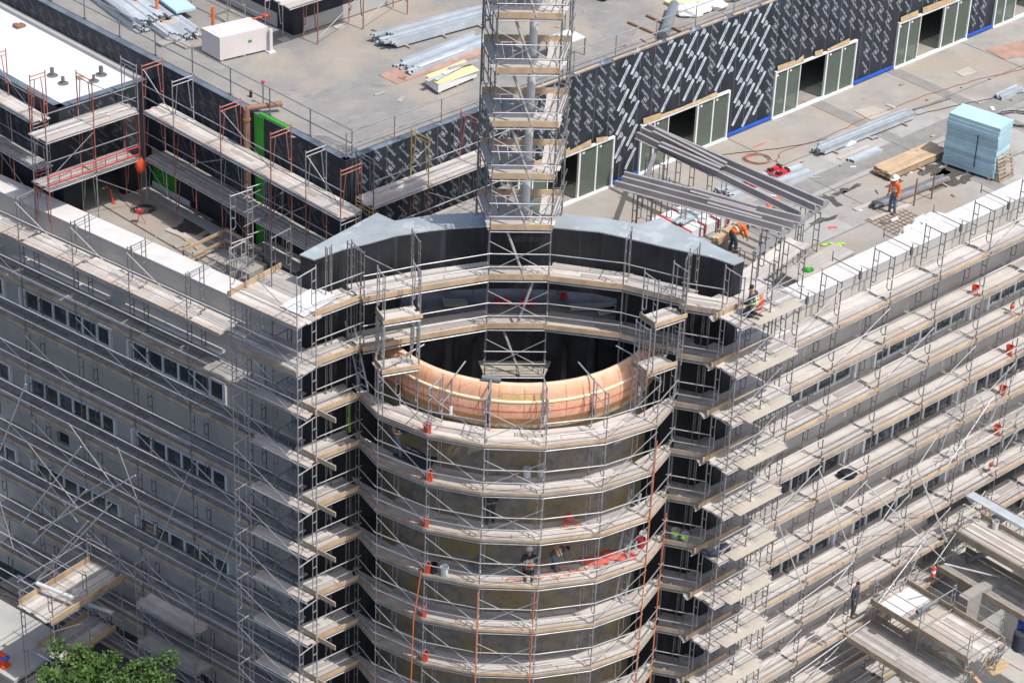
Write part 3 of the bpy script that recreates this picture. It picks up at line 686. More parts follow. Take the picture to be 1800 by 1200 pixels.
bayL = ['at the far left edge', 'second bay from the left edge', 'third bay from the left edge', 'fourth bay from the left edge', 'fifth bay, nearest the round tower', 'bay behind corner scaffold']
for j, z in enumerate(zL):
    for i in range(6):
        if i >= 5 and j == 0: continue
        a, b = L0+dL*(stL[i]+0.09)-nL*0.03, L0+dL*(stL[i+1]-0.09)-nL*0.03
        top = j == 0
        if top and i == 4: b = L0+dL*(stL[i]+1.55)-nL*0.03
        q = [a, b, b-nL*1.1, a-nL*1.1]
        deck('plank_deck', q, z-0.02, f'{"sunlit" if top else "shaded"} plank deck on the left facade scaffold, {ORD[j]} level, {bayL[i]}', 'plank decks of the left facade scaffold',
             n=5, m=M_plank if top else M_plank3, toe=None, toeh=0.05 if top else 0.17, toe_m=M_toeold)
# --- right street facade
zR = [lev(k) for k in range(7, 18)]
stR = [-3.05+3.05*i for i in range(0, 10)]

SR = thing('facade_scaffold', R0+UP*GZR, 'tall dark pipe scaffold standing in sun along the right street facade', 'scaffold')
for i, s in enumerate(stR):
    for z in zR:
        if i == 0 and z > 1: continue
        place('frame', frame_me(1.0, 'w', M_pipe_d), SR, R0+dR*s+UP*z, -nR)
GR2 = SR
for i in range(9):
    for j, z in enumerate(zR):
        place('guard_rail', rails_me(3.05, M_pipe_b if rng.random() < 0.6 else M_pipe), GR2, R0+dR*stR[i]+UP*z, dR)
BR2 = SR
for i in range(9):
    for j, z in enumerate(zR):
        kd = ['/', None, '-', None, '/', None, '-', None][(i*3+j*5) % 8]
        if kd: place('cross_brace', brace_me(3.05, M_pipe_b, kd), BR2, R0+dR*stR[i]+UP*z, dR)
bayR = ['first bay beside the round corner', 'second bay from the round corner', 'third bay from the round corner', 'fourth bay from the round corner', 'fifth bay from the round corner', 'sixth bay from the round corner', 'seventh bay from the round corner', 'eighth bay, near the right edge', 'last bay at the right edge']
for j, z in enumerate(zR):
    for i in range(9):
        if j > 7 and i > 4: continue
        a, b = R0+dR*(stR[i]+0.1)-nR*0.02, R0+dR*(stR[i+1]-0.1)-nR*0.02
        q = [a+nR*.04, b+nR*.04, b-nR*1.21, a-nR*1.21]
        deck('plank_deck', q, z-0.02, f'plank deck on the right facade scaffold, {ORD[j]} level, {bayR[i]}', 'plank decks of the right facade scaffold', n=4, m=M_plank,
             toe=None, toeh=0.13, toe_m=M_toe if rng.random() < 0.6 else M_toeold)
# frames bracketed in behind the right parapet, and clamps over the coping
for i in range(0, 9):
    p = R0+dR*(stR[i]+2.3)-nR*0.95+UP*0.0
    c = MB(); q = p+UP*1.15; c.tube(p+UP*0.3, p+UP*1.35, 0.022); c.tube(q, q-nR*1.45, 0.022); c.tube(q-nR*1.45-UP*0.15, q-nR*1.45+UP*0.3, 0.022); c.box(p+UP*1.0-nR*0.02, dR*0.05, nR*0.05, UP*0.16)
    tag(c.build('parapet_clamp', M_pipe_d), f'pipe tie clamped over the right parapet, {NTH[i]} one from the round corner', 'pipe tie', 'pipe ties over the right parapet')
for i in range(0, 5):
    p = L0+dL*(stL[i]+2.2)-nL*0.95
    c = MB(); q = p+UP*1.15; c.tube(p+UP*0.3, p+UP*1.35, 0.022); c.tube(q, q-nL*1.5, 0.022); c.box(p+UP*1.0-nL*0.02, dL*0.05, nL*0.05, UP*0.16)
    tag(c.build('parapet_clamp', M_pipe), f'pipe tie clamped over the left parapet, {NTH[i]} one from the left edge', 'pipe tie', 'pipe ties over the left parapet')

# --- corner scaffolds
zC = [lev(k) for k in range(5, 18)]
SCL = thing('corner_scaffold', LC+UP*GZL, 'bright bare pipe scaffold tower at the left street corner beside the round tower', 'scaffold')
nfl = V(0.57, 0.82, 0).normalized()
for z in zC:
    place('frame', frame_me(1.0, 'w', M_pipe), SCL, LC+UP*z, nfl)
    place('frame', frame_me(0.8, 'w', M_pipe), SCL, C4+UP*z, -nL)
    place('frame', frame_me(1.0, 'w', M_pipe_d), SCL, C4+dL*0.55-nL*1.5+UP*z, -nL)
    place('cross_brace', brace_me(3.08, M_pipe, '\\', 1.5), SCL, C4+UP*z, dL)
    place('cross_brace', brace_me(3.08, M_pipe, '-'), SCL, C4+UP*z, dL)
    if z > -2 and z < 4: place('guard_rail', rails_me(3.08, M_pipe), SCL, C4+UP*z, dL)
LCi = LC+nfl*1.0
for j, z in enumerate(zC):
    nm = ORD[j]
    if j == 0:
        q = [C4-dL*0.05+nL*0.05, LC+dL*0.05+nL*0.05, LC+dL*0.05-nL*2.5, C4-dL*0.05-nL*2.6]
        o = deck('plank_deck', q, z, 'wide bright plank platform at the top of the left corner scaffold, beside the black wall', 'corner platforms', n=11, m=M_plank, toe=None, toeh=0.05, toe_m=M_toeold)
        t = MB(); t.beam(C4-dL*0.1+nL*0.05+UP*(z+0.1), C4-dL*0.1-nL*2.7+UP*(z+0.1), 0.045, 0.2); t.build('toe_board', M_toe, o)
        t = MB(); t.box(lerp(C4, LC, 0.75)-nL*1.5+UP*(z+0.06), dL*0.55, nL*0.9, UP*0.012); t.build('plywood_sheet', M_whitewrap, o)
    elif j == 1:
        q = [C4+dL*0.0, LC, LC-nL*1.6, C4-nL*1.6]
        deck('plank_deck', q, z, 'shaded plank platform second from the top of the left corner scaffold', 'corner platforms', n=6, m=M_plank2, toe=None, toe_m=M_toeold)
    else:
        ii = -nL
        a, b = C4+ii*0.55+dL*0.35, LC+ii*0.55-dL*0.1
        deck('walk_plank', [a, b, b+ii*0.42, a+ii*0.42], z, f'narrow plank walkway across the left corner scaffold, {nm} level', 'walkways of the left corner scaffold', n=2, toe=False)
        if j < 8:
            a, b = C4+ii*2.0+dL*0.3, C4+ii*2.0+dL*1.5
            deck('plank_deck', [a, b, b+ii*1.0, a+ii*1.0], z-0.3, f'short shaded planks behind the left corner scaffold, {nm} level', 'short planks behind the left corner', n=6, m=M_plank2, toe=False)
SCR = thing('corner_scaffold', RC+UP*GZR, 'bare pipe scaffold tower at the right street corner beside the round tower', 'scaffold')
nfr = V(0.80, -0.60, 0)
for z in zC[:-1]:
    place('frame', frame_me(1.0, 'w', M_pipe), SCR, RC+UP*z, V(-0.62, 0.78, 0))
    place('frame', frame_me(1.0, 'w', M_pipe_d), SCR, RC+dR*1.5+UP*z, -nR)
    place('frame', frame_me(1.0, 'w', M_pipe_d), SCR, RC2+UP*z, -nR)
    place('frame', frame_me(0.9, 'w', M_pipe_d), SCR, RC2-nR*1.15+UP*z, -nR)
    if z < 5: place('guard_rail', rails_me(3.08, M_pipe), SCR, RC+UP*z, dR)
    place('cross_brace', brace_me(3.08, M_pipe, '/', 1.5), SCR, RC+UP*z, dR)
for j, z in enumerate(zC[:-1]):
    nm = ORD[j]; q = [RC+nR*0.08, RC2+nR*0.08, RC2-nR*1.0, RC-nR*1.0]
    o = deck('plank_deck', q, z, f'wide plank deck with a white plywood edge on the right corner scaffold, {nm} level', 'decks of the right corner scaffold', n=5, m=M_plank, toe=False)
    t = MB(); t.beam(RC-nR*0.95-dR*0.25+UP*(z+0.1), RC2-nR*0.95-dR*0.9+UP*(z+0.1), 0.045, 0.2); t.build('toe_board', M_toe, o)
    t = MB(); t.box(lerp(RC, RC2, 0.55)+nR*0.10+UP*(z+0.03), dR*1.15, nR*0.28, UP*0.010); t.build('plywood_sheet', M_ply, o)
    t = MB()
    for k in range(5):
        c = lerp(RC, RC2, 0.12+0.14*k)-nR*0.35+UP*(z+0.035); t.box(c, nR*0.42, dR*0.10, UP*0.018)
    t.build('loose_board', M_plank, o)
    q = [RC-nR*1.02-dR*0.3, RC2-nR*1.02, RC2-nR*2.1, RC-nR*2.1+dR*0.2]
    deck('plank_deck', q, z-0.03, f'inner plank deck of the right corner scaffold against the black wall, {nm} level', 'inner decks of the right corner scaffold', n=5, m=M_plank if j < 3 else M_plank2, toe=False)

# --- ring scaffold: black wing walls, drum front, concave face
X0 = 0.27
NOD = [V(X0+sx*a, y, 0) for sx, a, y in ((-1, 5.6, 75.2), (-1, 4.85, 73.95), (-1, 3.05, 72.85), (-1, 1.06, 72.36), (1, 1.06, 72.40), (1, 3.15, 73.0), (1, 4.95, 74.2), (1, 5.6, 75.55))]
def inward(p): v = V(DC.x-p.x, DC.y-p.y, 0); return v.normalized()
zD = [lev(k) for k in range(7, 16)]
SD = thing('rotunda_scaffold', V(X0, 72.2, GZL), 'curved pipe scaffold ringing the front of the round corner tower', 'scaffold')
for i, p in enumerate(NOD):
    for z in zD:
        if i in (0, 7): continue
        place('frame', frame_me(1.05, 'w', M_pipe), SD, p+UP*z, inward(p))
bayD = ['far left bay', 'left bay', 'left of centre bay', 'front centre bay', 'right of centre bay', 'right bay', 'far right bay']
SD2 = SD
for i in range(7):
    a, b = NOD[i], NOD[i+1]; d = (b-a).normalized(); L_ = (b-a).length
    for j, z in enumerate(zD):
        if i in (0, 6): place('guard_rail', rails_me(L_, M_pipe), SD2, a+UP*z, d); continue
        if i != 3 or j > 0: place('guard_rail', rails_me(L_, M_pipe), SD2, a+UP*z, d)
        if i == 3: place('cross_brace', brace_me(L_, M_pipe, 'x', 1.1), SD2, a+UP*(z), d)
        elif i in (1, 2): place('cross_brace', brace_me(L_, M_pipe, '\\', 1.4), SD2, a+UP*z, d)
        elif i == 5: place('cross_brace', brace_me(L_, M_pipe, '/', 1.4), SD2, a+UP*z, d)
for i in range(7):
    a, b = NOD[i], NOD[i+1]; wd = 1.2
    for j, z in enumerate(zD):
        if i == 0: q = [a, b, b+inward(b)*0.9, V(-5.6, 76.0, 0)]
        elif i == 6: q = [a, b, V(5.9, 76.3, 0), a+inward(a)*0.9]
        else: q = [a, b, b+inward(b)*wd, a+inward(a)*wd]
        deck('plank_deck', q, z-0.02, f'plank deck round the tower, {ORD[j]} level below the orange cornice, {bayD[i]}', 'plank decks round the round tower', n=5,
             m=M_plank, toe=None, toeh=0.12 if i < 2 else 0.10, toe_m=M_toeold if (i < 3 or rng.random() < 0.5) else M_toe)
# posts where the ring meets the wings
SW = thing('wing_scaffold', V(-5.3, 75.1, GZL), 'pipe posts and rails in the dark gap left of the round tower', 'scaffold')
SWR = thing('wing_scaffold', V(5.9, 75.5, GZR), 'pipe posts and rails in the dark gap right of the round tower', 'scaffold')
RCi = RC+V(-0.62, 0.78, 0)*1.0
for T, N, E, sgn, zz in ((SW, NOD[0], LCi, 1, zC), (SWR, NOD[7], RCi, -1, zC[:-1])):
    d = (N-E).normalized() if sgn > 0 else (E-N).normalized(); st = E if sgn > 0 else N; L_ = (N-E).length; inn = V(-d.y, d.x, 0)
    for j, z in enumerate(zz):
        place('frame', frame_me(0.75, 'w', M_pipe_d), T, N+UP*z, inn)
        if z <= 4.1: place('guard_rail', rails_me(L_, M_pipe), T, st+UP*z, d)
        if j > 0 or sgn > 0: place('frame', frame_me(0.25, 'w', M_pipe_d), T, lerp(N, E, 0.45)+inn*0.85+UP*z, d)
    side = 'left' if sgn > 0 else 'right'
    for j, z in enumerate(zz):
        q = [st, st+d*L_, st+d*L_+inn*1.05, st+inn*1.15]
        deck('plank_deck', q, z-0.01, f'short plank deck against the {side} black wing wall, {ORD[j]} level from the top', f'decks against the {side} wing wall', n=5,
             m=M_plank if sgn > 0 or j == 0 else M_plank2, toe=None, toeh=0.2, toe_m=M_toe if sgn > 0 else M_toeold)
        if sgn > 0 and j > 1:
            t = MB(); c = E+UP*(z+0.1)+inn*0.05; t.beam(c-dL*0.75+inn*.2, c+dL*0.95, 0.045, 0.2); tag(t.build('board', M_toeold), f'grey brown board on edge poking out of the left corner scaffold, {ORD[j]} level', 'board', 'boards poking out of the left corner scaffold')
# concave face
CN = [V(-5.19, 75.04, 0), V(-3.32, 75.98, 0), V(-0.94, 77.0, 0), V(1.19, 77.15, 0), V(3.82, 76.75, 0), V(6.0, 75.85, 0)]
SCV = thing('wall_scaffold', V(0, 77.0, 1.9), 'pipe scaffold with two curved decks along the hollow face of the black wall', 'scaffold')
CI = [V(-5.9, 76.2, 0), V(-3.8, 77.25, 0), V(-1.1, 78.3, 0), V(1.35, 78.45, 0), V(4.1, 77.9, 0), V(6.5, 76.9, 0)]
zV = [2.0, 4.0]
for i, p in enumerate(CN):
    if i in (2, 3): continue
    for z in zV+([0.0] if i in (1, 4) else []):
        inn = (CI[i]-p).normalized(); place('frame', frame_me(0.95, 'w', M_pipe_d), SCV, p+UP*z, inn)
for i in range(5):
    a, b = CN[i], CN[i+1]; d = (b-a).normalized()
    for z in zV:
        if i != 2: place('guard_rail', rails_me((b-a).length, M_pipe), SCV, a+UP*z, d)
    for j, z in enumerate(zV):
        if i == 2: continue
        deck('plank_deck', [a, b, CI[i+1], CI[i]], z-0.02, f'plank deck inside the curved black wall, {["lower", "upper"][j]} one, {["far left", "left of the stair tower", "", "right of the stair tower", "far right"][i]}', 'decks inside the black wall', n=5,
             m=M_plank if (i < 4) else M_plank2, toe=None, toeh=0.2, toe_m=M_toe if i < 4 else M_toeold)
place('cross_brace', brace_me((CN[1]-CN[0]).length, M_pipe, '\\', 1.5), SCV, CN[0]+UP*4, (CN[1]-CN[0]).normalized())
# small side platforms over the ends of the cornice
for nm, c, d, z, lab, mm in (('a', at(700, 540, 4.0), V(1, 0, 0), 3.7, 'small boxed plank platform under the upper deck at the left end of the cornice', M_plank), ('b', at(697, 630, 2.0), V(1, 0, 0), 1.75, 'small boxed plank platform just above the left end of the orange cornice', M_plank),
                             ('c', at(1165, 546, 4.0), V(1, 0, 0), 3.75, 'small tilted plank platform under the upper deck at the right end of the cornice', M_plank), ('d', at(1150, 632, 2.0), V(1, 0, 0), 1.8, 'small tilted plank platform just above the right end of the orange cornice', M_plank)):
    s = -1 if nm in 'ab' else 1
    dd = V(0.8, 0.6*-s*-1, 0).normalized() if s > 0 else V(0.9, 0.38, 0).normalized(); nn = V(-dd.y, dd.x, 0)
    c = V(c.x, c.y, 0); q = [c-dd*0.65-nn*0.45, c+dd*0.65-nn*0.45, c+dd*0.65+nn*0.45, c-dd*0.65+nn*0.45]
    o = deck('plank_deck', q, z, lab, 'small platforms over the cornice ends', n=4, m=mm, toe=None, toeh=0.16)
    t = MB(); t.beam(q[0]+UP*(z+0.09), q[3]+UP*(z+0.09), 0.045, 0.18); t.build('toe_board', M_toeold, o)
    SP = thing('ladder_scaffold', V(c.x, c.y, z-1.9), f'ladder frames carrying the {["upper left", "lower left", "upper right", "lower right"]["abcd".index(nm)]} small platform over the cornice', 'scaffold')
    for p in (q[0], q[1]): place('frame', frame_me(0.8, 'w', M_pipe), SP, p+UP*(z-0.1), nn); place('frame', frame_me(0.8, 'w', M_pipe), SP, p+UP*(z-1.95), nn)

# --- central stair tower
ST_ = thing('stair_tower', V(0.1, 77.0, 0), 'tall dark pipe stair tower with plank landings rising through the black wall', 'scaffold')
F0, F1 = CN[2], CN[3]; B0, B1 = V(-1.5, 79.55, 0), V(1.6, 79.75, 0)
zT = [lev(k) for k in range(-2, 8)]
def inw(a, b): return (b-a).normalized()
for z in zT:
    place('frame', frame_me((B0-F0).length, 'w', M_pipe_d), ST_, F0+UP*z, inw(F0, B0)); place('frame', frame_me((B1-F1).length, 'w', M_pipe_d), ST_, F1+UP*z, inw(F1, B1))
    if z > 4: 
        place('frame', frame_me(0.35, 'w', M_pipe_d), ST_, B0+UP*z, V(1, 0, 0)); place('frame', frame_me(0.35, 'w', M_pipe_d), ST_, B1+UP*z, V(-1, 0, 0))
    d = inw(F0, F1); L_ = (F1-F0).length
    for a, b_ in ((F0, B0), (F1, B1)):
        if z < 17 and z > 4: place('cross_brace', brace_me((b_-a).length, M_pipe_d, '\\' if int(z/2) % 2 else '/', 1.3), ST_, a+UP*z, inw(a, b_)); place('guard_rail', rails_me((b_-a).length, M_pipe_d), ST_, a+UP*z, inw(a, b_))
    if z < 17: 
        place('guard_rail', rails_me(L_, M_pipe), ST_, F0+UP*z, d); place('cross_brace', brace_me(L_, M_pipe, 'x', 1.2), ST_, F0+UP*z, d)
        pole = MB(); a = lerp(F0, F1, 0.28)+V(0, 0.15, 0); b_ = lerp(F0, F1, 0.60)+V(0, -0.02, 0)
        if int(z) % 4 == 2 and z == 2: a, b_ = lerp(F0, F1, 0.75)+V(0, .15, 0), lerp(F0, F1, 0.5)
        pole.tube(a+UP*(z+1.86), b_+UP*(z+0.06), 0.05, 8); pole.build('raking_pole', M_oldband if False else M_plank2, ST_)
for j, z in enumerate(zT):
    if abs(z-6) < 0.1: pass
    q = [F0+V(0.03, 0, 0), F1-V(0.03, 0, 0), lerp(F1, B1, 0.40), lerp(F0, B0, 0.40)]
    if z > 13.9+4: continue
    fr_ = f'{NTH[8-j] if j < 9 else "lowest"}'
    o = deck('landing_deck', q, z, f'plank landing across the stair tower, {["topmost", "second", "third", "fourth", "fifth", "sixth", "seventh", "eighth", "ninth", "lowest"][j]} one', 'landings of the stair tower', n=3, m=M_ply if z < 1 else M_plank, toe=None if z > 1 else False, toeh=0.22)
    if z > 5:
        t = MB(); pa, pb = lerp(F0, B0, 0.42), lerp(F0, B0, 0.98)
        t.hexa([p+UP*(z-0.02) for p in (pa+V(0.02, 0, 0), pa+V(0.5, 0, 0), pb+V(0.65, 0, 0), pb+V(0.05, 0, 0))], [p+UP*(z+0.03) for p in (pa+V(0.02, 0, 0), pa+V(0.5, 0, 0), pb+V(0.65, 0, 0), pb+V(0.05, 0, 0))])
        t.build('side_boards', M_plank2, o)
        t = MB(); c0, c1, e0, e1 = lerp(F0, B0, 0.42)+V(.53, 0, 0), lerp(F1, B1, 0.42)-V(.83, 0, 0), lerp(F0, B0, 0.98)+V(.68, 0, 0), lerp(F1, B1, 0.98)-V(1.04, 0, 0)
        for k in range(4): u0, u1 = k/4+.01, (k+1)/4-.01; pp = (lerp(c0, c1, u0), lerp(c0, c1, u1), lerp(e0, e1, u1), lerp(e0, e1, u0)); jz = rng.uniform(0, .02); t.hexa([p+UP*(z-.03-jz) for p in pp], [p+UP*(z-jz) for p in pp])
        t.build('rear_boards', M_plank3, o)
        t = MB(); pa, pb = lerp(F1, B1, 0.42), lerp(F1, B1, 0.98)
        for k in range(3):
            u0, u1 = 0.02+0.25*k, 0.25+0.25*k; jz = 0.012*k
            pp = (pa-V(u1*0.8, 0, 0), pa-V(u0*0.8, 0, 0), pb-V(u0, 0, 0), pb-V(u1, 0, 0)); t.hexa([p+UP*(z-0.02+jz) for p in pp], [p+UP*(z+0.03+jz) for p in pp])
        t.build('side_boards', M_plank, o)
        t = MB(); t.beam(lerp(B0, B1, 0.02)+UP*(z+0.13), lerp(B0, B1, 0.99)+UP*(z+0.13), 0.05, 0.24); t.build('rear_board', M_toe, o)
pc = MB(); pc.tube(V(0.27, 78.6, 5.3), V(0.27, 78.6, 19.5), 0.145, 14); tag(pc.build('standpipe', M_white2), 'pale grey vertical pipe column rising inside the stair tower', 'pipe')
for k, z in enumerate((1.4, 3.4, 7.6, 9.0, 10.2)):
    pass

# --- penthouse scaffolds (red and grey frames)
def ph_line(P, d, n_in, st, label, cols, decks, glab, zs=(0.2, 2.25, 4.3), w=1.0, lastz=None):
    T = thing('penthouse_scaffold', P, label, 'scaffold')
    for i, s in enumerate(st):
        for j, z in enumerate(zs): place('frame', frame_me(w, 'a', cols[(i*2+j) % len(cols)]), T, P+d*s+UP*z, n_in)
    for i in range(len(st)-1):
        L_ = st[i+1]-st[i]
        for j, z in enumerate(zs):
            if j: place('guard_rail', rails_me(L_, M_pipe), T, P+d*st[i]+UP*z, d)
            if (i+j) % 2 == 0: place('cross_brace', brace_me(L_, M_pipe, '\\' if i % 2 else '/'), T, P+d*st[i]+UP*z, d)
        for j, z in enumerate(zs[1:]):
            a, b = P+d*st[i], P+d*st[i+1]
            deck('plank_deck', [a, b, b+n_in*(w+.05), a+n_in*(w+.05)], z-0.03, f'{["lower", "upper"][j]} plank deck {glab}, {NTH[i]} bay from {decks}', 'plank decks round the penthouse', n=5, m=M_plank if j else M_plank2, toe=False)
PS0 = K+nl*1.35; 
ph_line(PS0, wl, -nl, [-1.25, 0.69, 2.69, 5.65, 8.55, 10.45], 'rusty red and grey frame scaffold along the shaded left wall of the penthouse', [M_pipe_red, M_pipe, M_pipe_red], 'the outer penthouse corner', 'on the shaded penthouse wall')
PS1 = K+nr*1.35
ph_line(PS1, wr, -nr, [0.2, 2.9, 5.4, 8.0], 'scaffold with red and yellow frames on the lettered penthouse wall behind the black parapet', [M_pipe_red, M_pipe_yel, M_pipe_d], 'the outer penthouse corner', 'on the lettered penthouse wall')
PS2 = V0+wl*-1.35
ph_line(PS2, wf, wl, [1.5, 3.6, 5.8], 'red frame scaffold in front of the block with the white roof', [M_pipe_red, M_pipe_red, M_pipe], 'the inner corner', 'in front of the white roofed block')
PS3 = A0+wf*0.95
ph_line(PS3, wl, -wf, [0.4, 3.0, 5.6], 'red frame scaffold at the far left end of the white roofed block', [M_pipe_red, M_pipe_d], 'its front corner', 'left of the white roofed block', w=.7)
# red truss bridging the lower deck, with a red bag of fittings
t = MB(); a, b = PS2+wf*1.6+UP*2.45-wl*0.08, PS2+wf*5.9+UP*2.45-wl*0.08
t.tube(a, b, 0.03); t.tube(a+UP*0.35, b+UP*0.35, 0.03)
for k in range(9): p = lerp(a, b, k/8); t.tube(p, p+UP*0.35, 0.02)
tag(t.build('lattice_beam', M_red), 'red lattice beam along the lower deck in front of the white roofed block', 'beam')
p = PS2+wf*1.5+UP*1.9; t = MB(); t.ball(p, 0.24, 0.2, 0.34); tag(t.build('safety_bag', M_bucket, smooth=True), 'orange red bag tied to the scaffold post at the inner corner', 'bag')
# ------------------------------------------------------------------ loose things: helpers
def proj(P):
    d = P-CAM; k = 4400/d.dot(_f); return 900+d.dot(_r)*k, 600-d.dot(_u)*k
def bar_stack(name, A, Bp, nw, nh, sw, sh, m, label, cat, jit=0.15, group=None, gap=0.01, side=None, sleepers=0, hollow=False):
    """bars laid side by side and stacked, each from A to B (axis of the first one)"""
    d = (Bp-A).normalized(); s = side or V(-d.y, d.x, 0); b = MB(); ins = []
    z0 = 0.09 if sleepers else 0.0
    for j in range(nh):
        for i in range(nw-(j % 2 if nh > 2 and rng.random() < 0.3 else 0)):
            o = s*((i+0.5)*(sw+gap))+UP*(z0+sh/2+j*(sh+0.003)); e0, e1 = rng.uniform(-jit, jit), rng.uniform(-jit, jit)
            if hollow:
                p, q = A+o-d*e0, Bp+o+d*e1; t = 0.012
                b.beam(p+UP*(sh/2-t/2), q+UP*(sh/2-t/2), sw, t); b.beam(p-s*(sw/2-t/2)-UP*t/2, q-s*(sw/2-t/2)-UP*t/2, t, sh-t); b.beam(p+s*(sw/2-t/2)-UP*t/2, q+s*(sw/2-t/2)-UP*t/2, t, sh-t)
            else: b.beam(A+o-d*e0, Bp+o+d*e1, sw, sh)
    o = b.build(name, m); tag(o, label, cat, group)
    if sleepers:
        for k in range(sleepers):
            t = 0.12+0.76*k/max(1, sleepers-1); p = lerp(A, Bp, t); W = nw*(sw+gap)
            c = MB(); c.beam(p-s*0.25+UP*0.045, p+s*(W+0.25)+UP*0.045, 0.09, 0.088); c.build('sleeper', M_toeold, o)
    return o
def cable(name, pts, r_, m, label, cat, z=0.02, wob=0.0):
    P = [at(x, y, 0)+UP*z for x, y in pts]; out = []
    for a, b in zip(P, P[1:]):
        for k in range(8): out.append(lerp(a, b, k/8)+V(rng.uniform(-wob, wob), rng.uniform(-wob, wob), 0))
    out.append(P[-1]); b = MB(); b.path(out, r_, 5); return tag(b.build(name, m), label, cat)
def coil(name, c, r_, n, m, label, cat, th=0.014):
    pts = []
    for k in range(n*14):
        t = 2*math.pi*k/14; rr = r_*(1+0.22*math.sin(k*0.37)+rng.uniform(-.04, .04)); pts.append(c+V(rr*math.cos(t)+0.1*math.sin(k*.11), rr*0.8*math.sin(t), 0.02+0.012*(k/14)))
    b = MB(); b.path(pts, th, 5); return tag(b.build(name, m), label, cat)
def bucket(P, label, m=None, r_=0.145, h=0.37, group='buckets on the scaffold decks', band=True):
    m = m or M_bucket
    T = MB(); T.lathe([(0.0, 0.004), (r_*0.86, 0.0), (r_*0.9, 0.02), (r_, h*0.86), (r_+0.012, h*0.87), (r_+0.014, h), (r_-0.004, h), (r_*0.88, 0.03), (0, 0.03)], P, n=18)
    o = T.build('bucket', m, org=P, smooth=False); tag(o, label, 'bucket', group)
    b = MB(); pts = [P+V((r_+0.012)*math.cos(t), 0.02, h*0.9+0.15*math.sin(t)) for t in [math.pi*k/10 for k in range(11)]]; b.path(pts, 0.007, 4); b.build('handle', M_pipe, o)
    return o
def extinguisher(P, label, group='red extinguishers on the right facade decks'):
    T = MB(); T.lathe([(0, 0), (0.085, 0.0), (0.09, 0.02), (0.09, 0.40), (0.07, 0.47), (0.03, 0.50), (0.03, 0.53), (0, 0.53)], P, n=14)
    o = T.build('fire_extinguisher', M_bucket, org=P); tag(o, label, 'fire extinguisher', group)
    b = MB(); b.beam(P+UP*0.55-dR*0.06, P+UP*0.58+dR*0.12, 0.03, 0.025); b.build('handle', M_mem, o)
    b = MB(); b.path([P+UP*0.53+dR*0.04, P+UP*0.50+dR*0.13, P+UP*0.36+dR*0.14, P+UP*0.2+dR*0.11], 0.014, 5); b.build('hose', M_mem, o)
    b = MB(); b.lathe([(0.0915, 0.18), (0.0915, 0.32)], P, n=14); b.build('paper_label', M_tag, o)
    return o

# ------------------------------------------------------------------ people
def skin_geo(vs, es, rad, sub=2):
    me = bpy.data.meshes.new('tmp'); me.from_pydata([tuple(v) for v in vs], es, []); ob = bpy.data.objects.new('tmp', me); col.objects.link(ob)
    ob.modifiers.new('s', 'SKIN'); sl = me.skin_vertices[0].data
    for i, r_ in enumerate(rad): sl[i].radius = (r_[0], r_[1]) if isinstance(r_, tuple) else (r_, r_)
    for i in range(len(vs)): sl[i].use_root = (i == 0)
    md = ob.modifiers.new('u', 'SUBSURF'); md.levels = sub; md.render_levels = sub
    dg = bpy.context.evaluated_depsgraph_get(); m2 = bpy.data.meshes.new_from_object(ob.evaluated_get(dg))
    out = ([v.co.copy() for v in m2.vertices], [tuple(p.vertices) for p in m2.polygons])
    bpy.data.objects.remove(ob); bpy.data.meshes.remove(me); bpy.data.meshes.remove(m2); return out
POSES = {
 'stand': dict(pel=(0, 0, .93), wai=(0, .01, 1.07), che=(0, .0, 1.29), nek=(0, .02, 1.46), hed=(0, .07, 1.60), top=(0, .10, 1.71), face=(0, 1, -.35),
   sl=(-.19, 0, 1.40), el=(-.25, -.02, 1.12), wl=(-.24, .10, .88), sr=(.19, 0, 1.40), er=(.25, -.02, 1.12), wr=(.23, .10, .88),
   hl=(-.09, 0, .90), kl=(-.11, .03, .49), al=(-.12, 0, .09), hr=(.09, 0, .90), kr=(.12, .04, .49), ar=(.14, .02, .09)),
 'reach': dict(pel=(0, 0, .93), wai=(0, .01, 1.07), che=(0, .03, 1.29), nek=(0, .06, 1.45), hed=(0, .10, 1.59), top=(0, .11, 1.70), face=(0, 1, -.1),
   sl=(-.19, .03, 1.40), el=(-.24, .18, 1.22), wl=(-.16, .42, 1.22), sr=(.19, .03, 1.40), er=(.26, .16, 1.20), wr=(.18, .40, 1.15),
   hl=(-.09, 0, .90), kl=(-.12, .05, .49), al=(-.14, -.03, .09), hr=(.09, 0, .90), kr=(.13, .08, .49), ar=(.15, .10, .09)),
 'bend': dict(pel=(0, -.12, .86), wai=(0, .02, .97), che=(0, .24, 1.05), nek=(0, .40, 1.08), hed=(0, .53, 1.06), top=(0, .63, 1.08), face=(0, .5, -.9),
   sl=(-.19, .34, 1.05), el=(-.24, .40, .78), wl=(-.16, .50, .55), sr=(.19, .34, 1.05), er=(.24, .40, .78), wr=(.16, .52, .56),
   hl=(-.09, -.12, .83), kl=(-.13, .02, .46), al=(-.14, -.06, .09), hr=(.09, -.12, .83), kr=(.13, .04, .46), ar=(.15, .0, .09)),
 'kneel': dict(pel=(0, -.05, .42), wai=(0, -.02, .56), che=(0, .04, .77), nek=(0, .08, .93), hed=(0, .13, 1.06), top=(0, .15, 1.17), face=(0, 1, -.45),
   sl=(-.19, .04, .87), el=(-.25, .10, .60), wl=(-.17, .32, .50), sr=(.19, .04, .87), er=(.25, .10, .60), wr=(.17, .32, .48),
   hl=(-.09, -.05, .40), kl=(-.14, .32, .10), al=(-.13, -.16, .08), hr=(.09, -.05, .40), kr=(.15, .32, .10), ar=(.13, -.16, .08)),
}
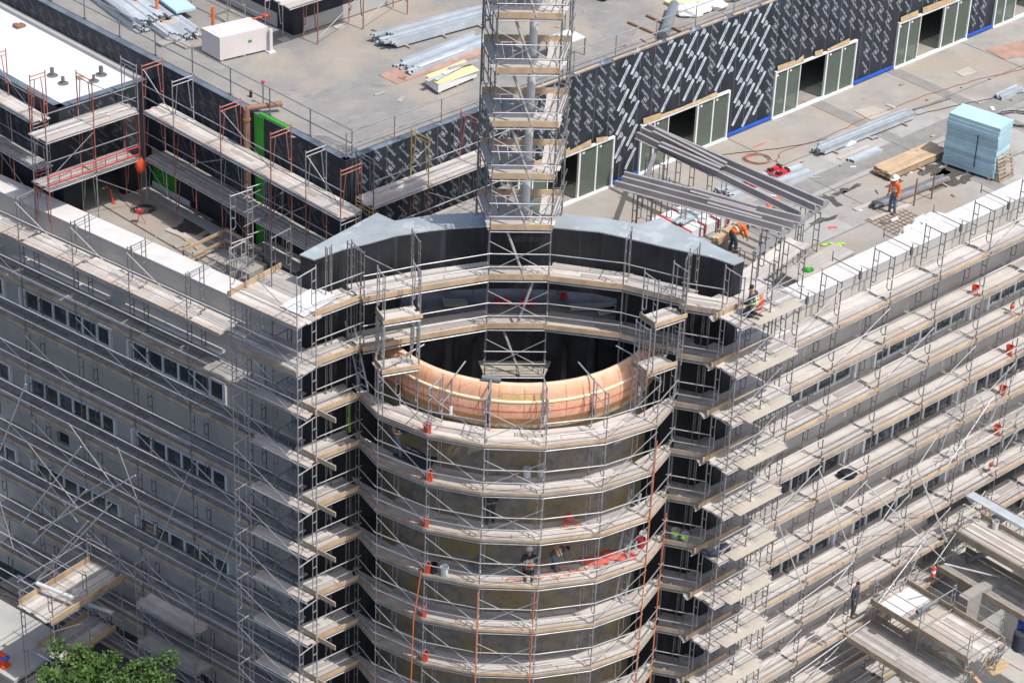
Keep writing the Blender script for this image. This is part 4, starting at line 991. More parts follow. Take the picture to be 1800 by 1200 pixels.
def person(P, hd, pose, label, top_m, leg_m, vest=None, hat=True, sc_=1.0):
    p = {k: V(*v)*sc_ for k, v in POSES[pose].items()}; c, s = math.cos(hd), math.sin(hd)
    W = lambda v: P+V(c*v.x-s*v.y, s*v.x+c*v.y, v.z)
    face = p['face'].normalized()
    # body: one continuous skinned surface with head, neck, arms, palms, legs and feet
    names = ['pel', 'wai', 'che', 'nek', 'hed', 'top', 'sl', 'el', 'wl', 'sr', 'er', 'wr', 'hl', 'kl', 'al', 'hr', 'kr', 'ar']
    vs = [p[n] for n in names]; ix = {n: i for i, n in enumerate(names)}
    E_ = [('pel', 'wai'), ('wai', 'che'), ('che', 'nek'), ('nek', 'hed'), ('hed', 'top'), ('che', 'sl'), ('sl', 'el'), ('el', 'wl'), ('che', 'sr'), ('sr', 'er'), ('er', 'wr'), ('pel', 'hl'), ('hl', 'kl'), ('kl', 'al'), ('pel', 'hr'), ('hr', 'kr'), ('kr', 'ar')]
    rad = dict(pel=(.15, .11), wai=(.135, .10), che=(.155, .11), nek=.055, hed=(.078, .095), top=(.062, .075), sl=.062, el=.046, wl=.030, sr=.062, er=.046, wr=.030, hl=.085, kl=.060, al=.042, hr=.085, kr=.060, ar=.042)
    es = [(ix[a], ix[b]) for a, b in E_]; rr = [rad[n] for n in names]
    for w_, e_ in (('wl', 'el'), ('wr', 'er')):
        d = (p[w_]-p[e_]).normalized(); vs.append(p[w_]+d*0.085); es.append((ix[w_], len(vs)-1)); rr.append((.036, .018))
    fwd = V(0, 1, 0) if pose != 'kneel' else V(0, -1, -0.1)
    for a_ in ('al', 'ar'): vs.append(p[a_]+fwd*0.16-UP*(0.045 if pose != 'kneel' else 0.0)); es.append((ix[a_], len(vs)-1)); rr.append((.042, .03))
    g = skin_geo(vs, es, rr); b = MB(); b.v = list(g[0]); b.f = list(g[1])
    up_ = (p['top']-p['hed']).normalized(); rt = face.cross(up_).normalized()
    b.tube(p['hed']+face*0.085+up_*0.02, p['hed']+face*0.115-up_*0.02, 0.012, 6, 0.016)      # nose
    for sg in (-1, 1): b.ball(p['hed']+rt*sg*0.085, 0.014, 0.022, 0.032, 6, 5)                # ears
    for w_, e_, sg in (('wl', 'el', -1), ('wr', 'er', 1)):                                    # five separate fingers on each hand
        d = (p[w_]-p[e_]).normalized(); sd_ = d.cross(V(0, 1, 0.01)).normalized()*sg; pn = d.cross(sd_).normalized()
        for k, L_ in enumerate((.055, .066, .062, .048)):
            q = p[w_]+d*0.095+sd_*(0.033-0.021*k); m_ = q+d*L_*0.55+pn*0.008*sg; b.path([q-d*0.02, q, m_, m_+d*L_*0.42+pn*0.03*sg], 0.0088, 5)
        q = p[w_]+d*0.045+sd_*0.036; b.path([q-sd_*0.015, q+sd_*0.018+d*0.025, q+sd_*0.022+d*0.055], 0.0098, 5)
    b.v = [W(v) for v in b.v]
    o = b.build('person', M_skin, org=P, smooth=True); tag(o, label, 'person')
    ey = MB()
    for sg in (-1, 1): ey.ball(p['hed']+face*0.088+rt*sg*0.033+up_*0.03, .011, .011, .011, 6, 5)
    ey.tube(p['hed']+face*0.092-up_*0.055-rt*0.022, p['hed']+face*0.092-up_*0.055+rt*0.022, 0.006, 5)
    ey.v = [W(v) for v in ey.v]; ey.build('face_features', M_hair, o)
    hr = MB(); hr.ball(p['top']-face*0.025-up_*0.03, .088, .088, .085, 10, 7); hr.v = [W(v) for v in hr.v]; hr.build('hair', M_hair, o, smooth=True)
    # clothes follow the same skeleton
    nm = ['pel', 'wai', 'che', 'sl', 'el', 'wl', 'sr', 'er', 'wr']; i2 = {n: i for i, n in enumerate(nm)}
    vv = [p[n] for n in nm]; vv[0] = p['pel']+UP*0.01 if pose != 'bend' else p['pel']
    g = skin_geo(vv+[lerp(p['che'], p['nek'], 0.75)], [(i2[a], i2[b_]) for a, b_ in E_ if a in i2 and b_ in i2]+[(2, 9)], [(.185, .145), (.18, .135), (.19, .14), .088, .068, .048, .088, .068, .048, (.085, .07)])
    j = MB(); j.v = [W(v) for v in g[0]]; j.f = g[1]; jo = j.build('jacket', top_m, o, smooth=True)
    if vest:
        g = skin_geo([p['wai']-(p['che']-p['wai'])*0.35, p['wai'], p['che'], lerp(p['che'], p['nek'], 0.55)], [(0, 1), (1, 2), (2, 3)], [(.20, .155), (.20, .155), (.215, .162), (.12, .10)])
        j = MB(); j.v = [W(v) for v in g[0]]; j.f = g[1]; jo = j.build('vest', vest, o, smooth=True)
    ax = (p['che']-p['wai']).normalized(); st = MB(); sd_ = V(1, 0, 0); fw = sd_.cross(ax).normalized()*-1
    for t in (0.1, 0.62):
        cc = lerp(p['wai'], p['che'], t); k = (0.214, 0.163) if vest else (0.196, 0.150)
        r0 = [cc+sd_*k[0]*math.cos(a)+fw*k[1]*math.sin(a) for a in [2*math.pi*q/20 for q in range(20)]]; i = len(st.v)
        st.v += r0+[v+ax*0.05 for v in r0]
        st.f += [(i+q, i+(q+1) % 20, i+20+(q+1) % 20, i+20+q) for q in range(20)]
    for sg in (-1, 1):
        k = 0.172 if vest else 0.158
        for f2 in (1, -1):
            a_, b_ = p['wai']+sd_*sg*0.10+fw*k*0.92*f2, p['che']+sd_*sg*0.10+fw*k*0.93*f2+ax*0.02; st.quad(a_-sd_*.025, a_+sd_*.025, b_+sd_*.025, b_-sd_*.025)
    if top_m in (M_orange,) or vest: st.v = [W(v) for v in st.v]; st.build('reflective_stripe', M_reflect, jo)
    nm = ['pel', 'hl', 'kl', 'al', 'hr', 'kr', 'ar']; i3 = {n: i for i, n in enumerate(nm)}
    g = skin_geo([p[n] for n in nm]+[p['pel']+(p['wai']-p['pel'])*0.5], [(i3[a], i3[b_]) for a, b_ in E_ if a in i3 and b_ in i3]+[(0, 7)], [(.168, .125), .105, .078, .062, .105, .078, .062, (.155, .115)])
    j = MB(); j.v = [W(v) for v in g[0]]; j.f = g[1]; j.build('trousers', leg_m, o, smooth=True)
    bt = MB()
    for a_ in ('al', 'ar'):
        if pose != 'kneel': bt.ball(p[a_]+V(0, 0.06, -0.035), .052, .135, .052, 8, 6); bt.tube(p[a_]-UP*0.03, p[a_]+UP*0.09, .056, 8)
        else: bt.ball(p[a_]+V(0, -0.07, -0.01), .052, .13, .05, 8, 6)
    bt.v = [W(v) for v in bt.v]; bt.build('boots', M_boot, o, smooth=True)
    if hat:
        ht = MB(); cc = p['top']-up_*0.01
        prof = [(0.165, -0.045), (0.118, -0.03), (0.113, 0.03), (0.085, 0.085), (0.04, 0.112), (0.0, 0.118)]
        ht.lathe(prof, V(0, 0, 0), n=16); fz = up_; fx = rt; fy = face-up_*face.dot(up_); fy.normalize()
        ht.v = [cc+fx*v.x+fy*(v.y*1.12+(0.03 if v.z < -0.03 and v.y > 0 else 0))+fz*v.z for v in ht.v]
        ht.v = [W(v) for v in ht.v]; ht.build('hard_hat', M_hat, o, smooth=True)
    return o
person(at(1568, 375, 0), R(130), 'stand', 'standing worker in orange jacket, jeans and white hard hat, beside the steel tubes', M_orange, M_jean)
person(at(1352, 402, 0), R(200), 'reach', 'worker in orange jacket and white hard hat working beneath the grey steel beams', M_orange, M_jean)
person(at(1288, 442, 0), R(-60), 'bend', 'worker in orange jacket bending forward behind the right end of the black wall', M_orange, M_darkcl)
person(at(1322, 556, 4.0), R(60), 'kneel', 'crouching worker in dark clothes and lime green vest on the right corner platform', M_darkcl, M_darkcl, M_lime, hat=False)
person(V(*at(697, 803, -2.0)[:]), R(-70), 'reach', 'worker in orange vest standing in shade on the deck just below the cornice', M_darkcl, M_jean, M_orange, hat=False)
person(at(929, 1013, -6.0), R(5), 'kneel', 'kneeling worker in orange vest and white hard hat on the round tower deck', M_darkcl, M_darkcl, M_orange)
person(at(975, 1004, -6.0)+V(0, .1, 0), R(-70), 'bend', 'worker in orange vest and jeans bending down right of the kneeling one', M_grey, M_jean, M_orange, hat=False, sc_=0.8)
person(at(861, 925, -4.0)+V(0, .15, 0), R(20), 'stand', 'worker in dark blue clothes half hidden by a deck edge of the round tower', M_darkcl, M_darkcl, hat=False)
person(at(1498, 1082, -14.0), R(-120), 'stand', 'dark clothed worker standing in deep shade low behind the right scaffold', M_darkcl, M_darkcl, hat=False)

# ------------------------------------------------------------------ right terrace
# shoring with two sets of steel beams
ZB_ = 2.65
SH = thing('shoring_scaffold', at(1330, 420, 0), 'low dark pipe shoring frames carrying the grey steel beams over the terrace', 'scaffold')
hA, hB = at(1447, 366, 2.35), at(1335, 446, 2.35); hd = (hA-hB).normalized(); hn = V(-hd.y, hd.x, 0)
for t in (0.02, 0.33, 0.66, 0.97):
    p = lerp(hB, hA, t); 
    for z in (0.0, 0.40): pass
    place('frame', frame_me(0.9, 'w', M_pipe_d, 2.2), SH, V(p.x, p.y, 0.0), hn)
for z in (0.9, 1.9): r_ = MB(); r_.tube(V(hB.x, hB.y, z), V(hA.x, hA.y, z), 0.022); r_.build('ledger', M_pipe_d, SH)
lA, lB = at(1128, 240, 2.35), at(1095, 330, 2.35); ld = (lA-lB).normalized()
for t in (0.05, 0.3, 0.7, 0.95):
    p = lerp(lB, lA, t)+dL*0.5; place('frame', frame_me(0.9, 'w', M_pipe_d, 2.2), SH, V(p.x, p.y, 0), dL)
for px, py in ((1185, 338), (1240, 362), (1170, 400), (1230, 420)):
    p = at(px, py, 0); place('frame', frame_me(0.9, 'w', M_pipe_d, 2.2), SH, p, dL)
bm = MB(); bm.beam(hB-hd*0.4+UP*0.16, hA+hd*0.3+UP*0.16, 0.16, 0.2); tag(bm.build('header_beam', M_pipe), 'pale grey header beam under the right ends of the steel beams', 'beam')
bm = MB(); bm.beam(lB-ld*0.4+UP*0.16+dL*0.9, lA+ld*0.4+UP*0.16+dL*0.9, 0.14, 0.2); tag(bm.build('header_beam', M_pipe), 'pale grey header beam under the left ends of the steel beams', 'beam')
def channel(A, Bp, h, fl, m, name, label, grp):
    d = (Bp-A).normalized(); s = V(-d.y, d.x, 0); b = MB(); t = 0.022
    b.beam(A+UP*h/2, Bp+UP*h/2, t, h)
    b.beam(A+s*fl/2+UP*(h-t/2), Bp+s*fl/2+UP*(h-t/2), fl, t); b.beam(A-s*fl/2+UP*t/2, Bp-s*fl/2+UP*t/2, fl, t)
    return tag(b.build(name, m), label, 'steel beam', grp)
for (a, b_, lab) in (((1137, 229), (1447, 364), 'grey steel beam on the shoring, farthest of the upper three'), ((1127, 236), (1432, 372), 'grey steel beam on the shoring, middle of the upper three'), ((1118, 243), (1405, 383), 'grey steel beam on the shoring, nearest of the upper three'),
                     ((1096, 313), (1407, 392), 'grey steel beam on the shoring, farthest of the lower three'), ((1092, 321), (1394, 402), 'grey steel beam on the shoring, middle of the lower three'), ((1080, 329), (1374, 409), 'grey steel beam on the shoring, nearest of the lower three')):
    channel(at(*a, ZB_), at(*b_, ZB_), 0.27, 0.10, M_beam, 'steel_beam', lab, 'steel beams on the shoring')
for k, (a, b_) in enumerate((((1150, 230), (1275, 292)), ((1160, 255), (1265, 300)), ((1215, 335), (1330, 368)), ((1245, 355), (1340, 382)))):
    channel(at(*a, ZB_+0.3), at(*b_, ZB_+0.3), 0.12, 0.14, M_beam, 'steel_channel', f'short grey steel channel laid on the {"upper" if k < 2 else "lower"} beams, {"farther" if k % 2 == 0 else "nearer"} one', 'short channels on the beams')
# blue foam
a, b_ = at(1655, 290, 0), at(1744, 320, 0); fd = (b_-a).normalized(); fn = V(-fd.y, fd.x, 0); W_ = (b_-a).length; D_ = 1.22; H_ = 2.35
fo = MB(); nb = 14
for k in range(nb):
    z0, z1 = 0.12+H_*k/nb, 0.12+H_*(k+1)/nb-0.012; j1, j2 = rng.uniform(-.02, .02), rng.uniform(-.03, .03)
    q = [a+fd*j1+fn*j2, b_+fd*j1+fn*j2, b_+fd*j1+fn*(D_+j2), a+fd*j1+fn*(D_+j2)]; fo.hexa([p+UP*z0 for p in q], [p+UP*z1 for p in q])
fo_ = fo.build('foam_stack', M_blue); tag(fo_, 'tall stack of pale blue foam boards on the right terrace', 'foam stack')
st = MB(); 
for t in (0.62,): p = lerp(a, b_, t); st.box(p-fn*0.035+UP*1.15, fd*0.02, fn*0.004, UP*0.75); 
st.build('strap', M_cableb, fo_)
sk = MB()
for t in (0.08, 0.5, 0.92): p = lerp(a, b_, t); sk.beam(p+UP*0.055, p+fn*D_+UP*0.055, 0.1, 0.11)
sk.build('skid', M_toeold, fo_)
# pallet leaning against it
pa, pb = at(1757, 322, 0), at(1783, 309, 0); pd = (pb-pa).normalized(); lean = (-fd*0.22*0+UP*1.0-fd*0.25).normalized()
pl_ = MB(); 
for k in range(7): c = lerp(pa, pb, 0.5)+lean*(0.06+0.17*k); pl_.box(c, pd*0.52, lean*0.05, fd*0.011)
po = pl_.build('pallet', M_toeold); tag(po, 'weathered wooden pallet leaning against the blue foam stack', 'pallet')
pl_ = MB()
for t in (0.03, 0.5, 0.97): c = lerp(pa, pb, t)-fd*0.055; pl_.box(c+lean*0.56+(lerp(pa, pb, .5)-lerp(pa, pb, .5)), pd*0.03, lean*0.56, fd*0.042)
pl_.build('stringer', M_toeold, po)
# lumber, studs, tubes
a, b_ = at(1533, 305, 0), at(1634, 262, 0); bar_stack('lumber_stack', a, b_, 5, 5, 0.19, 0.055, M_toe, 'stack of fresh tan scaffold boards on the right terrace', 'lumber', 0.06, sleepers=3, side=-V(-(b_-a).normalized().y, (b_-a).normalized().x, 0))
a, b_ = at(1446, 276, 0), at(1606, 212, 0); bar_stack('stud_bundle', a, b_, 5, 2, 0.10, 0.15, M_stud, 'long bundle of grey metal studs on timber sleepers beside a white bag', 'metal studs', 0.25, sleepers=3, hollow=True)
a, b_ = at(1500, 288, 0), at(1552, 267, 0); bar_stack('stud_bundle', a, b_, 3, 1, 0.12, 0.12, M_stud, 'short bundle of grey metal studs near the tan scaffold boards', 'metal studs', 0.05, hollow=True)
a, b_ = at(1478, 282, 0), at(1532, 258, 0); bar_stack('loose_plank', a, b_, 1, 1, 0.22, 0.04, M_plank, 'single pale plank lying between two bundles of grey studs', 'plank', 0.0)
a, b_ = at(1548, 368, 0), at(1672, 320, 0); bar_stack('tube_rack', a, b_, 5, 2, 0.075, 0.075, M_pipe, 'rack of long grey steel tubes right of the standing worker', 'steel tubes', 0.3, sleepers=2)
rk = MB()
for px, py in ((1606, 362), (1637, 350)): p = at(px, py, 0); rk.tube(p, p+UP*1.25, 0.035, 6)
tag(rk.build('rack_post', M_rust, org=at(1606, 362, 0)), 'pair of brown posts fencing in the rack of grey tubes', 'posts')
a, b_ = at(1506, 372, 0), at(1560, 352, 0); bar_stack('loose_plank', a, b_, 1, 1, 0.24, 0.05, M_plank, 'pale plank on the ground left of the standing worker', 'plank', 0)
a, b_ = at(1533, 389, 0), at(1605, 362, 0); bar_stack('loose_plank', a, b_, 1, 1, 0.24, 0.05, M_plank, 'pale plank on the ground at the feet of the standing worker', 'plank', 0)
a, b_ = at(1372, 330, 0), at(1432, 310, 0); bar_stack('stud_bundle', a, b_, 8, 2, 0.11, 0.09, M_stud, 'wide layer of blue grey studs right of the upper steel beams', 'metal studs', 0.1, hollow=True)
a, b_ = at(1292, 352, 0), at(1372, 320, 0); bar_stack('stud_bundle', a, b_, 9, 2, 0.11, 0.09, M_stud, 'wide layer of blue grey studs lying under the steel beams', 'metal studs', 0.2, hollow=True)
for k, (px, py) in enumerate(((1360, 306), (1374, 312), (1312, 330), (1322, 336))):
    p = at(px, py, 0); b = MB(); b.box(p+UP*0.12, dR*0.42, nR*0.13, UP*0.11); b.box(p+UP*0.26+dR*0.1, dR*0.2, nR*0.1, UP*0.05)
    o = b.build('tool_case', M_red); tag(o, f'red tool case with black fittings, {["left of the far pair", "right of the far pair", "left of the pair under the beams", "right of the pair under the beams"][k]}', 'tool case', 'red tool cases on the terrace')
    h = MB(); h.box(p+UP*0.27-dR*0.25, dR*0.07, nR*0.12, UP*0.04); h.box(p+UP*0.30+dR*0.28, dR*0.05, nR*0.13, UP*0.05); h.build('latch', M_mem, o)
p = at(1480, 255, 0); b = MB(); b.ball(p+UP*0.1, 0.55, 0.22, 0.16, 10, 7); b.ball(p+V(.35, .2, .08), 0.3, 0.2, 0.12); b.v = [v+V(rng.uniform(-.04, .04), rng.uniform(-.04, .04), rng.uniform(-.03, .03)) for v in b.v]; tag(b.build('plastic_bag', M_whitewrap), 'crumpled white bag lying left of the long stud bundle', 'bag')
# white tarp bundle by the parapet
p = at(1622, 415, 0.2); b = MB()
for c, r_ in ((V(0, 0, .35), .62), (V(.55, .5, .32), .60), (V(-.5, -.45, .28), .52), (V(.25, .15, .6), .45), (V(1.0, .85, .3), .4)): b.ball(p+c, r_, r_*0.75, r_*0.8, 14, 9)
b.v = [v+V(rng.uniform(-.05, .05), rng.uniform(-.05, .05), rng.uniform(-.05, .05)) for v in b.v]; tag(b.build('tarp_bundle', M_whitewrap), 'big white plastic tarp heaped against the right parapet', 'tarp')
b = MB(); c0 = at(1580, 392, 0)
for k in range(9):
    q = c0+dR*(0.24*k-0.9); b.tube(q-nR*1.0+UP*0.03, q+nR*1.0+UP*0.03, 0.012, 4); q = c0+nR*(0.24*k-0.95); b.tube(q-dR*1.0+UP*0.045, q+dR*1.1+UP*0.045, 0.012, 4)
tag(b.build('rebar_mat', M_rust), 'rusty rebar mesh mat lying on the terrace beside the white tarp', 'rebar mesh')
p = at(1571, 389, 0); b = MB(); b.tube(p+UP*0.08-dR*0.2, p+UP*0.08+dR*0.2, 0.07, 10); tag(b.build('plastic_roll', M_whitewrap), 'short white roll lying on the rebar mesh', 'roll')
# boards and box by the corner
a, b_ = at(1437, 506, 0.0), at(1528, 452, 0.0); a, b_ = at(1405, 515, 0.0), at(1500, 462, 0.0)
bar_stack('timber_stack', a, b_, 4, 4, 0.24, 0.10, M_plank, 'long neat stack of pale timber behind the right parapet', 'lumber', 0.02, sleepers=2)
p = at(1420, 475, 0.55); b = MB(); b.ball(p, .16, .13, .12, 7, 5); b.ball(p+V(.15, .05, .02), .1, .1, .1, 6, 5); b.ball(p+V(-.12, .08, .02), .09, .1, .1, 6, 5); tag(b.build('green_cloth', M_green), 'dark green bundle of cloth on the end of the pale timber stack', 'cloth')
a, b_ = at(1318, 508, 2.1), at(1422, 432, 2.1); d = (b_-a).normalized(); bar_stack('gangway', a, b_, 4, 1, 0.22, 0.05, M_plank, 'sloping run of pale planks from the black wall end to the terrace shoring', 'gangway', 0.08)
p = at(1467, 432, 0); b = MB()
for k in range(9): q = p+V(rng.uniform(-.5, .5), rng.uniform(-.15, .15), 0.04); b.ball(q, .12, .07, .05, 6, 5)
tag(b.build('work_vest', M_lime), 'lime green work vest dropped beyond the pale timber stack', 'vest')
a, b_ = at(1262, 432, 0.3), at(1322, 392, 0.3); bar_stack('timber_stack', a, b_, 2, 2, 0.15, 0.15, M_toe, 'two short tan timbers behind the right end of the black wall', 'lumber', 0.1)
# wrapped bundle with red straps behind the wall
p = at(1215, 398, 0); b = MB(); b.box(p+UP*0.25, dR*1.5, nR*0.9, UP*0.22); b.box(p+UP*0.5+dR*0.4, dR*0.7, nR*0.5, UP*0.1)
o = b.build('wrapped_bundle', M_whitewrap); tag(o, 'bundle of grey studs in clear plastic with red straps behind the black wall', 'bundle')
b = MB()
for t in (-1.0, -0.2, 0.6, 1.2): b.box(p+dR*t+UP*0.30, dR*0.05, nR*0.93, UP*0.19)
b.build('strap', M_red, o)
a, b_ = at(1200, 396, 0.62), at(1240, 372, 0.62); bar_stack('stud_bundle', a, b_, 5, 1, 0.09, 0.07, M_stud, 'short grey studs lying on the red strapped bundle', 'metal studs', 0.1, hollow=True)
# sheets, cables, wet marks
for (pts, m, nm, lab) in (((( 1500, 195), (1535, 188), (1567, 198), (1530, 212)), M_ply, 'plywood_sheet', 'pinkish plywood sheet lying flat with tools on it in mid terrace'), (((1732, 88), (1765, 105), (1830, 95), (1800, 72)), M_plyred, 'plywood_sheet', 'reddish brown plywood sheet lying near the farthest glass doors'), (((1678, 128), (1693, 136), (1718, 128), (1702, 118)), M_ply, 'plywood_sheet', 'small pale square sheet on the grey terrace slabs')):
    P_ = [at(x, y, 0) for x, y in pts]; b = MB(); b.hexa([p+UP*0.008 for p in P_], [p+UP*0.026 for p in P_]); tag(b.build(nm, m), lab, 'sheet')
cable('cable', [(1270, 272), (1370, 262), (1480, 240), (1600, 205), (1720, 178), (1800, 163)], 0.016, M_cableb, 'thin black cable running across the right terrace', 'cable', wob=.04)
cable('cable', [(1365, 285), (1372, 268), (1430, 250), (1520, 210), (1620, 170), (1720, 140), (1800, 122)], 0.016, M_cabler, 'thin red cable curving across the right terrace', 'cable', wob=.05)
coil('hose_coil', at(1332, 280, 0), 0.55, 4, M_rust, 'tangled reddish brown hose coil in front of the second glass doors', 'hose')
coil('cable_coil', at(1790, 210, 0), 0.9, 4, M_cableb, 'black cable tangle behind the blue foam stack', 'cable')
a, b_ = at(1760, 178, 0), at(1800, 160, 0); bar_stack('stud_bundle', a, b_, 4, 2, 0.1, 0.09, M_stud, 'pale studs half wrapped in plastic at the right edge of the picture', 'metal studs', 0.1, hollow=True)
cable('lay_flat_hose', [(1605, 194), (1640, 184), (1670, 174)], 0.05, M_grey, 'flat grey hose end with a red nozzle on the terrace', 'hose')
def blot(px, sc_, seed, name='water_stain', m=None, lab=None, z=0.0055, cz=0.0):
    r2_ = random.Random(seed); c = at(*px, cz); n = 40; pts = []
    for k in range(n):
        t = 2*math.pi*k/n; rr = 1+0.35*math.sin(2*t+seed)+0.25*math.sin(3*t+seed*2)+0.18*math.sin(7*t+seed)+r2_.uniform(-.12, .12)
        pts.append(c+dR*(sc_[0]*rr*math.cos(t))+nR*(sc_[1]*rr*math.sin(t))+UP*z)
    b = MB(); b.v = pts; b.f = [tuple(range(n))]; b.build(name, m or M_wet, B)
blot((1668, 310), (1.15, 0.45), 3); blot((1640, 300), (0.8, 0.35), 5); blot((1690, 318), (.6, .3), 8)
blot((1478, 338), (0.35, 0.2), 2); blot((1500, 330), (.5, .12), 9); blot((1462, 352), (.25, .45), 4); blot((1445, 388), (.7, .16), 6); blot((1570, 325), (.4, .12), 7)
blot((1462, 400), (.22, .1), 12, 'floor_mark', M_mark); blot((1320, 275), (.3, .08), 13, 'floor_mark', M_mark); blot((1335, 255), (.3, .06), 14, 'floor_mark', M_mark)
b = MB(); p = at(1510, 398, 0)
for k, (px, py) in enumerate(((1410, 286), (1478, 292), (1562, 285), (1520, 228), (1585, 150), (1500, 245), (1640, 240), (1690, 155), (1430, 262), (1740, 140))): q = at(px, py, 0); b.box(q+UP*0.03, dR*rng.uniform(.04, .14), nR*rng.uniform(.03, .06), UP*0.028)
tag(b.build('offcuts', M_toeold, kind=None), kind='stuff', label='scattered wooden offcuts and scraps on the right terrace', cat='debris')

# ------------------------------------------------------------------ penthouse roof things
ZR_ = 5.62
rt_ = lambda x, y: at(x, y, ZR_)
b = MB(); a, b_, c_ = rt_(387, 110), rt_(472, 90), rt_(355, 92); h = 1.05; q = [a, b_, b_+(c_-a), c_]; b.hexa([p+UP*0.08 for p in q], [p+UP*h for p in q]); o = b.build('wrapped_lumber', M_pinkw); tag(o, 'large pale wrapped lumber unit on the penthouse roof', 'lumber pack')
t = MB(); q2 = [lerp(a, b_, .05)+(c_-a)*.3, lerp(a, b_, .75)+(c_-a)*.25, lerp(a, b_, .78)+(c_-a)*.75, lerp(a, b_, .1)+(c_-a)*.8]; t.hexa([p+UP*(h+.003) for p in q2], [p+UP*(h+.02) for p in q2]); t.build('white_sheet', M_white, o)
t = MB(); d = (b_-a).normalized(); s = V(d.y, -d.x, 0); t.box(lerp(a, b_, .62)+s*0.01+UP*.62, d*.08, s*.006, UP*.05); t.build('green_label', M_green, o)
t = MB()
for u in (.05, .5, .95): p = lerp(a, b_, u); t.beam(p+UP*.04, p+(c_-a)+UP*.04, .1, .08)
t.build('skid', M_toeold, o)
p = rt_(468, 72)+UP*1.08; t = MB(); t.ball(p, .2, .14, .1); t.tube(p, p-d*0.6+UP*.02, .03); tag(t.build('red_tool', M_bucket), 'small red tool lying on the pale wrapped lumber unit', 'tool')
p = rt_(476, 92); t = MB(); t.box(p+UP*.5, d*.06, s*.06, UP*.5); t.box(p+UP*.03, d*.16, s*.16, UP*.03); tag(t.build('white_post', M_white2), 'short white post at the right end of the wrapped lumber', 'post')
a, b_ = rt_(300, 42), rt_(215, -20); bar_stack('stud_bundle', a, b_, 14, 5, 0.11, 0.10, M_stud, 'big heap of grey steel studs at the top left of the roof', 'metal studs', 0.35, hollow=True)
a, b_ = rt_(352, 62), rt_(250, -10); bar_stack('stud_bundle', a, b_, 12, 3, 0.11, 0.10, M_stud, 'lower heap of grey steel studs in front of the light blue board', 'metal studs', 0.4, hollow=True)
a, b_ = rt_(345, 34), rt_(300, 0); b = MB(); d = (b_-a).normalized(); s = V(-d.y, d.x, 0); b.hexa([p+UP*.42 for p in (a, b_, b_+s*.9, a+s*.9)], [p+UP*.52 for p in (a, b_, b_+s*.9, a+s*.9)]); tag(b.build('foam_board', M_blue), 'light blue board lying on the grey steel studs', 'board')
for k, (px, py, hh, lab) in enumerate(((240, 22, 1.2, 'leftmost of four, by the steel heap'), (277, 36, 1.2, 'second from the left, in the wooden frames'), (375, 62, 1.25, 'rightmost, near the wrapped lumber'))):
    p = rt_(px, py); b = MB(); b.tube(p, p+UP*hh, 0.07, 8); tag(b.build('orange_post', M_hose), f'orange post standing on the roof, {lab.replace("of four, ", "")}', 'post', 'orange posts on the roof')
p, q_ = rt_(224, 26), rt_(210, 0)+UP*1.0; b = MB(); b.tube(p+UP*.02, q_, .06, 8); o = b.build('orange_post', M_bucket); tag(o, 'red and white barrier post leaning over the wooden frames', 'post')
b = MB(); b.tube(lerp(p, q_, .45), lerp(p, q_, .6), .064, 8); b.build('white_band', M_white2, o)
a, b_ = rt_(302, 55), rt_(205, 8); d = (b_-a).normalized(); s = V(-d.y, d.x, 0); b = MB()
for u in (-.35, .35): b.beam(a+s*u+UP*.18, b_+s*u+UP*.18, .05, .12)
L_ = (b_-a).length
for k in range(14): p = a+d*(L_*(k+.3)/14); b.beam(p-s*.42+UP*.3, p+s*.42+UP*.3, .06, .05)
for k in range(5): p = a+d*(L_*(k+.5)/5); b.beam(p-s*.45+UP*.04, p+s*.45+UP*.04, .1, .08)
tag(b.build('wooden_frame', M_toe), 'long rough wooden ladder like frame lying along the roof edge', 'timber frame')
p = rt_(305, 72); b = MB(); b.ball(p+UP*.1, .4, .3, .15, 8, 5); b.box(p+UP*.05-d*.6, d*.4, s*.2, UP*.04); b.box(p+UP*.06+s*.5, d*.2, s*.3, UP*.03); tag(b.build('debris_heap', M_conc), 'small heap of torn sheet scraps at the end of the wooden frame', 'scraps')
a, b_ = rt_(694, 88), rt_(862, 42); bar_stack('stud_bundle', a, b_, 9, 3, 0.12, 0.10, M_stud, 'long bundle of grey blue studs left of the stair tower, the farther one', 'metal studs', 0.5, sleepers=3, hollow=True)
a, b_ = rt_(730, 132), rt_(868, 78); bar_stack('stud_bundle', a, b_, 9, 2, 0.12, 0.10, M_stud, 'long bundle of grey blue studs left of the stair tower, on the plywood', 'metal studs', 0.3, hollow=True)
a, b_ = rt_(738, 128), rt_(818, 98); bar_stack('white_strip', a+UP*.22, b_+UP*.22, 1, 1, .16, .02, M_white2, 'narrow white strip lying on the nearer stud bundle', 'strip', 0)
P_ = [rt_(x, y) for x, y in ((665, 132), (697, 149), (860, 92), (828, 76))]; b = MB(); b.hexa([p+UP*.006 for p in P_], [p+UP*.026 for p in P_]); tag(b.build('plywood_sheet', M_plyred), 'orange brown plywood sheets under the nearer stud bundle', 'sheet')
a, b_, c_ = rt_(770, 168), rt_(838, 140), rt_(748, 152); q = [a, b_, b_+(c_-a), c_]; b = MB(); b.hexa([p+UP*.12 for p in q], [p+UP*.42 for p in q]); o = b.build('board_pack', M_whitewrap); tag(o, 'plastic wrapped pack of boards with a pale yellow top behind the roof rail', 'board pack')
t = MB(); t.hexa([p+UP*.424+V(rng.uniform(-.1,.1),rng.uniform(-.1,.1),0) for p in q], [p+UP*.47 for p in q]); t.build('yellow_board', M_yellow, o)
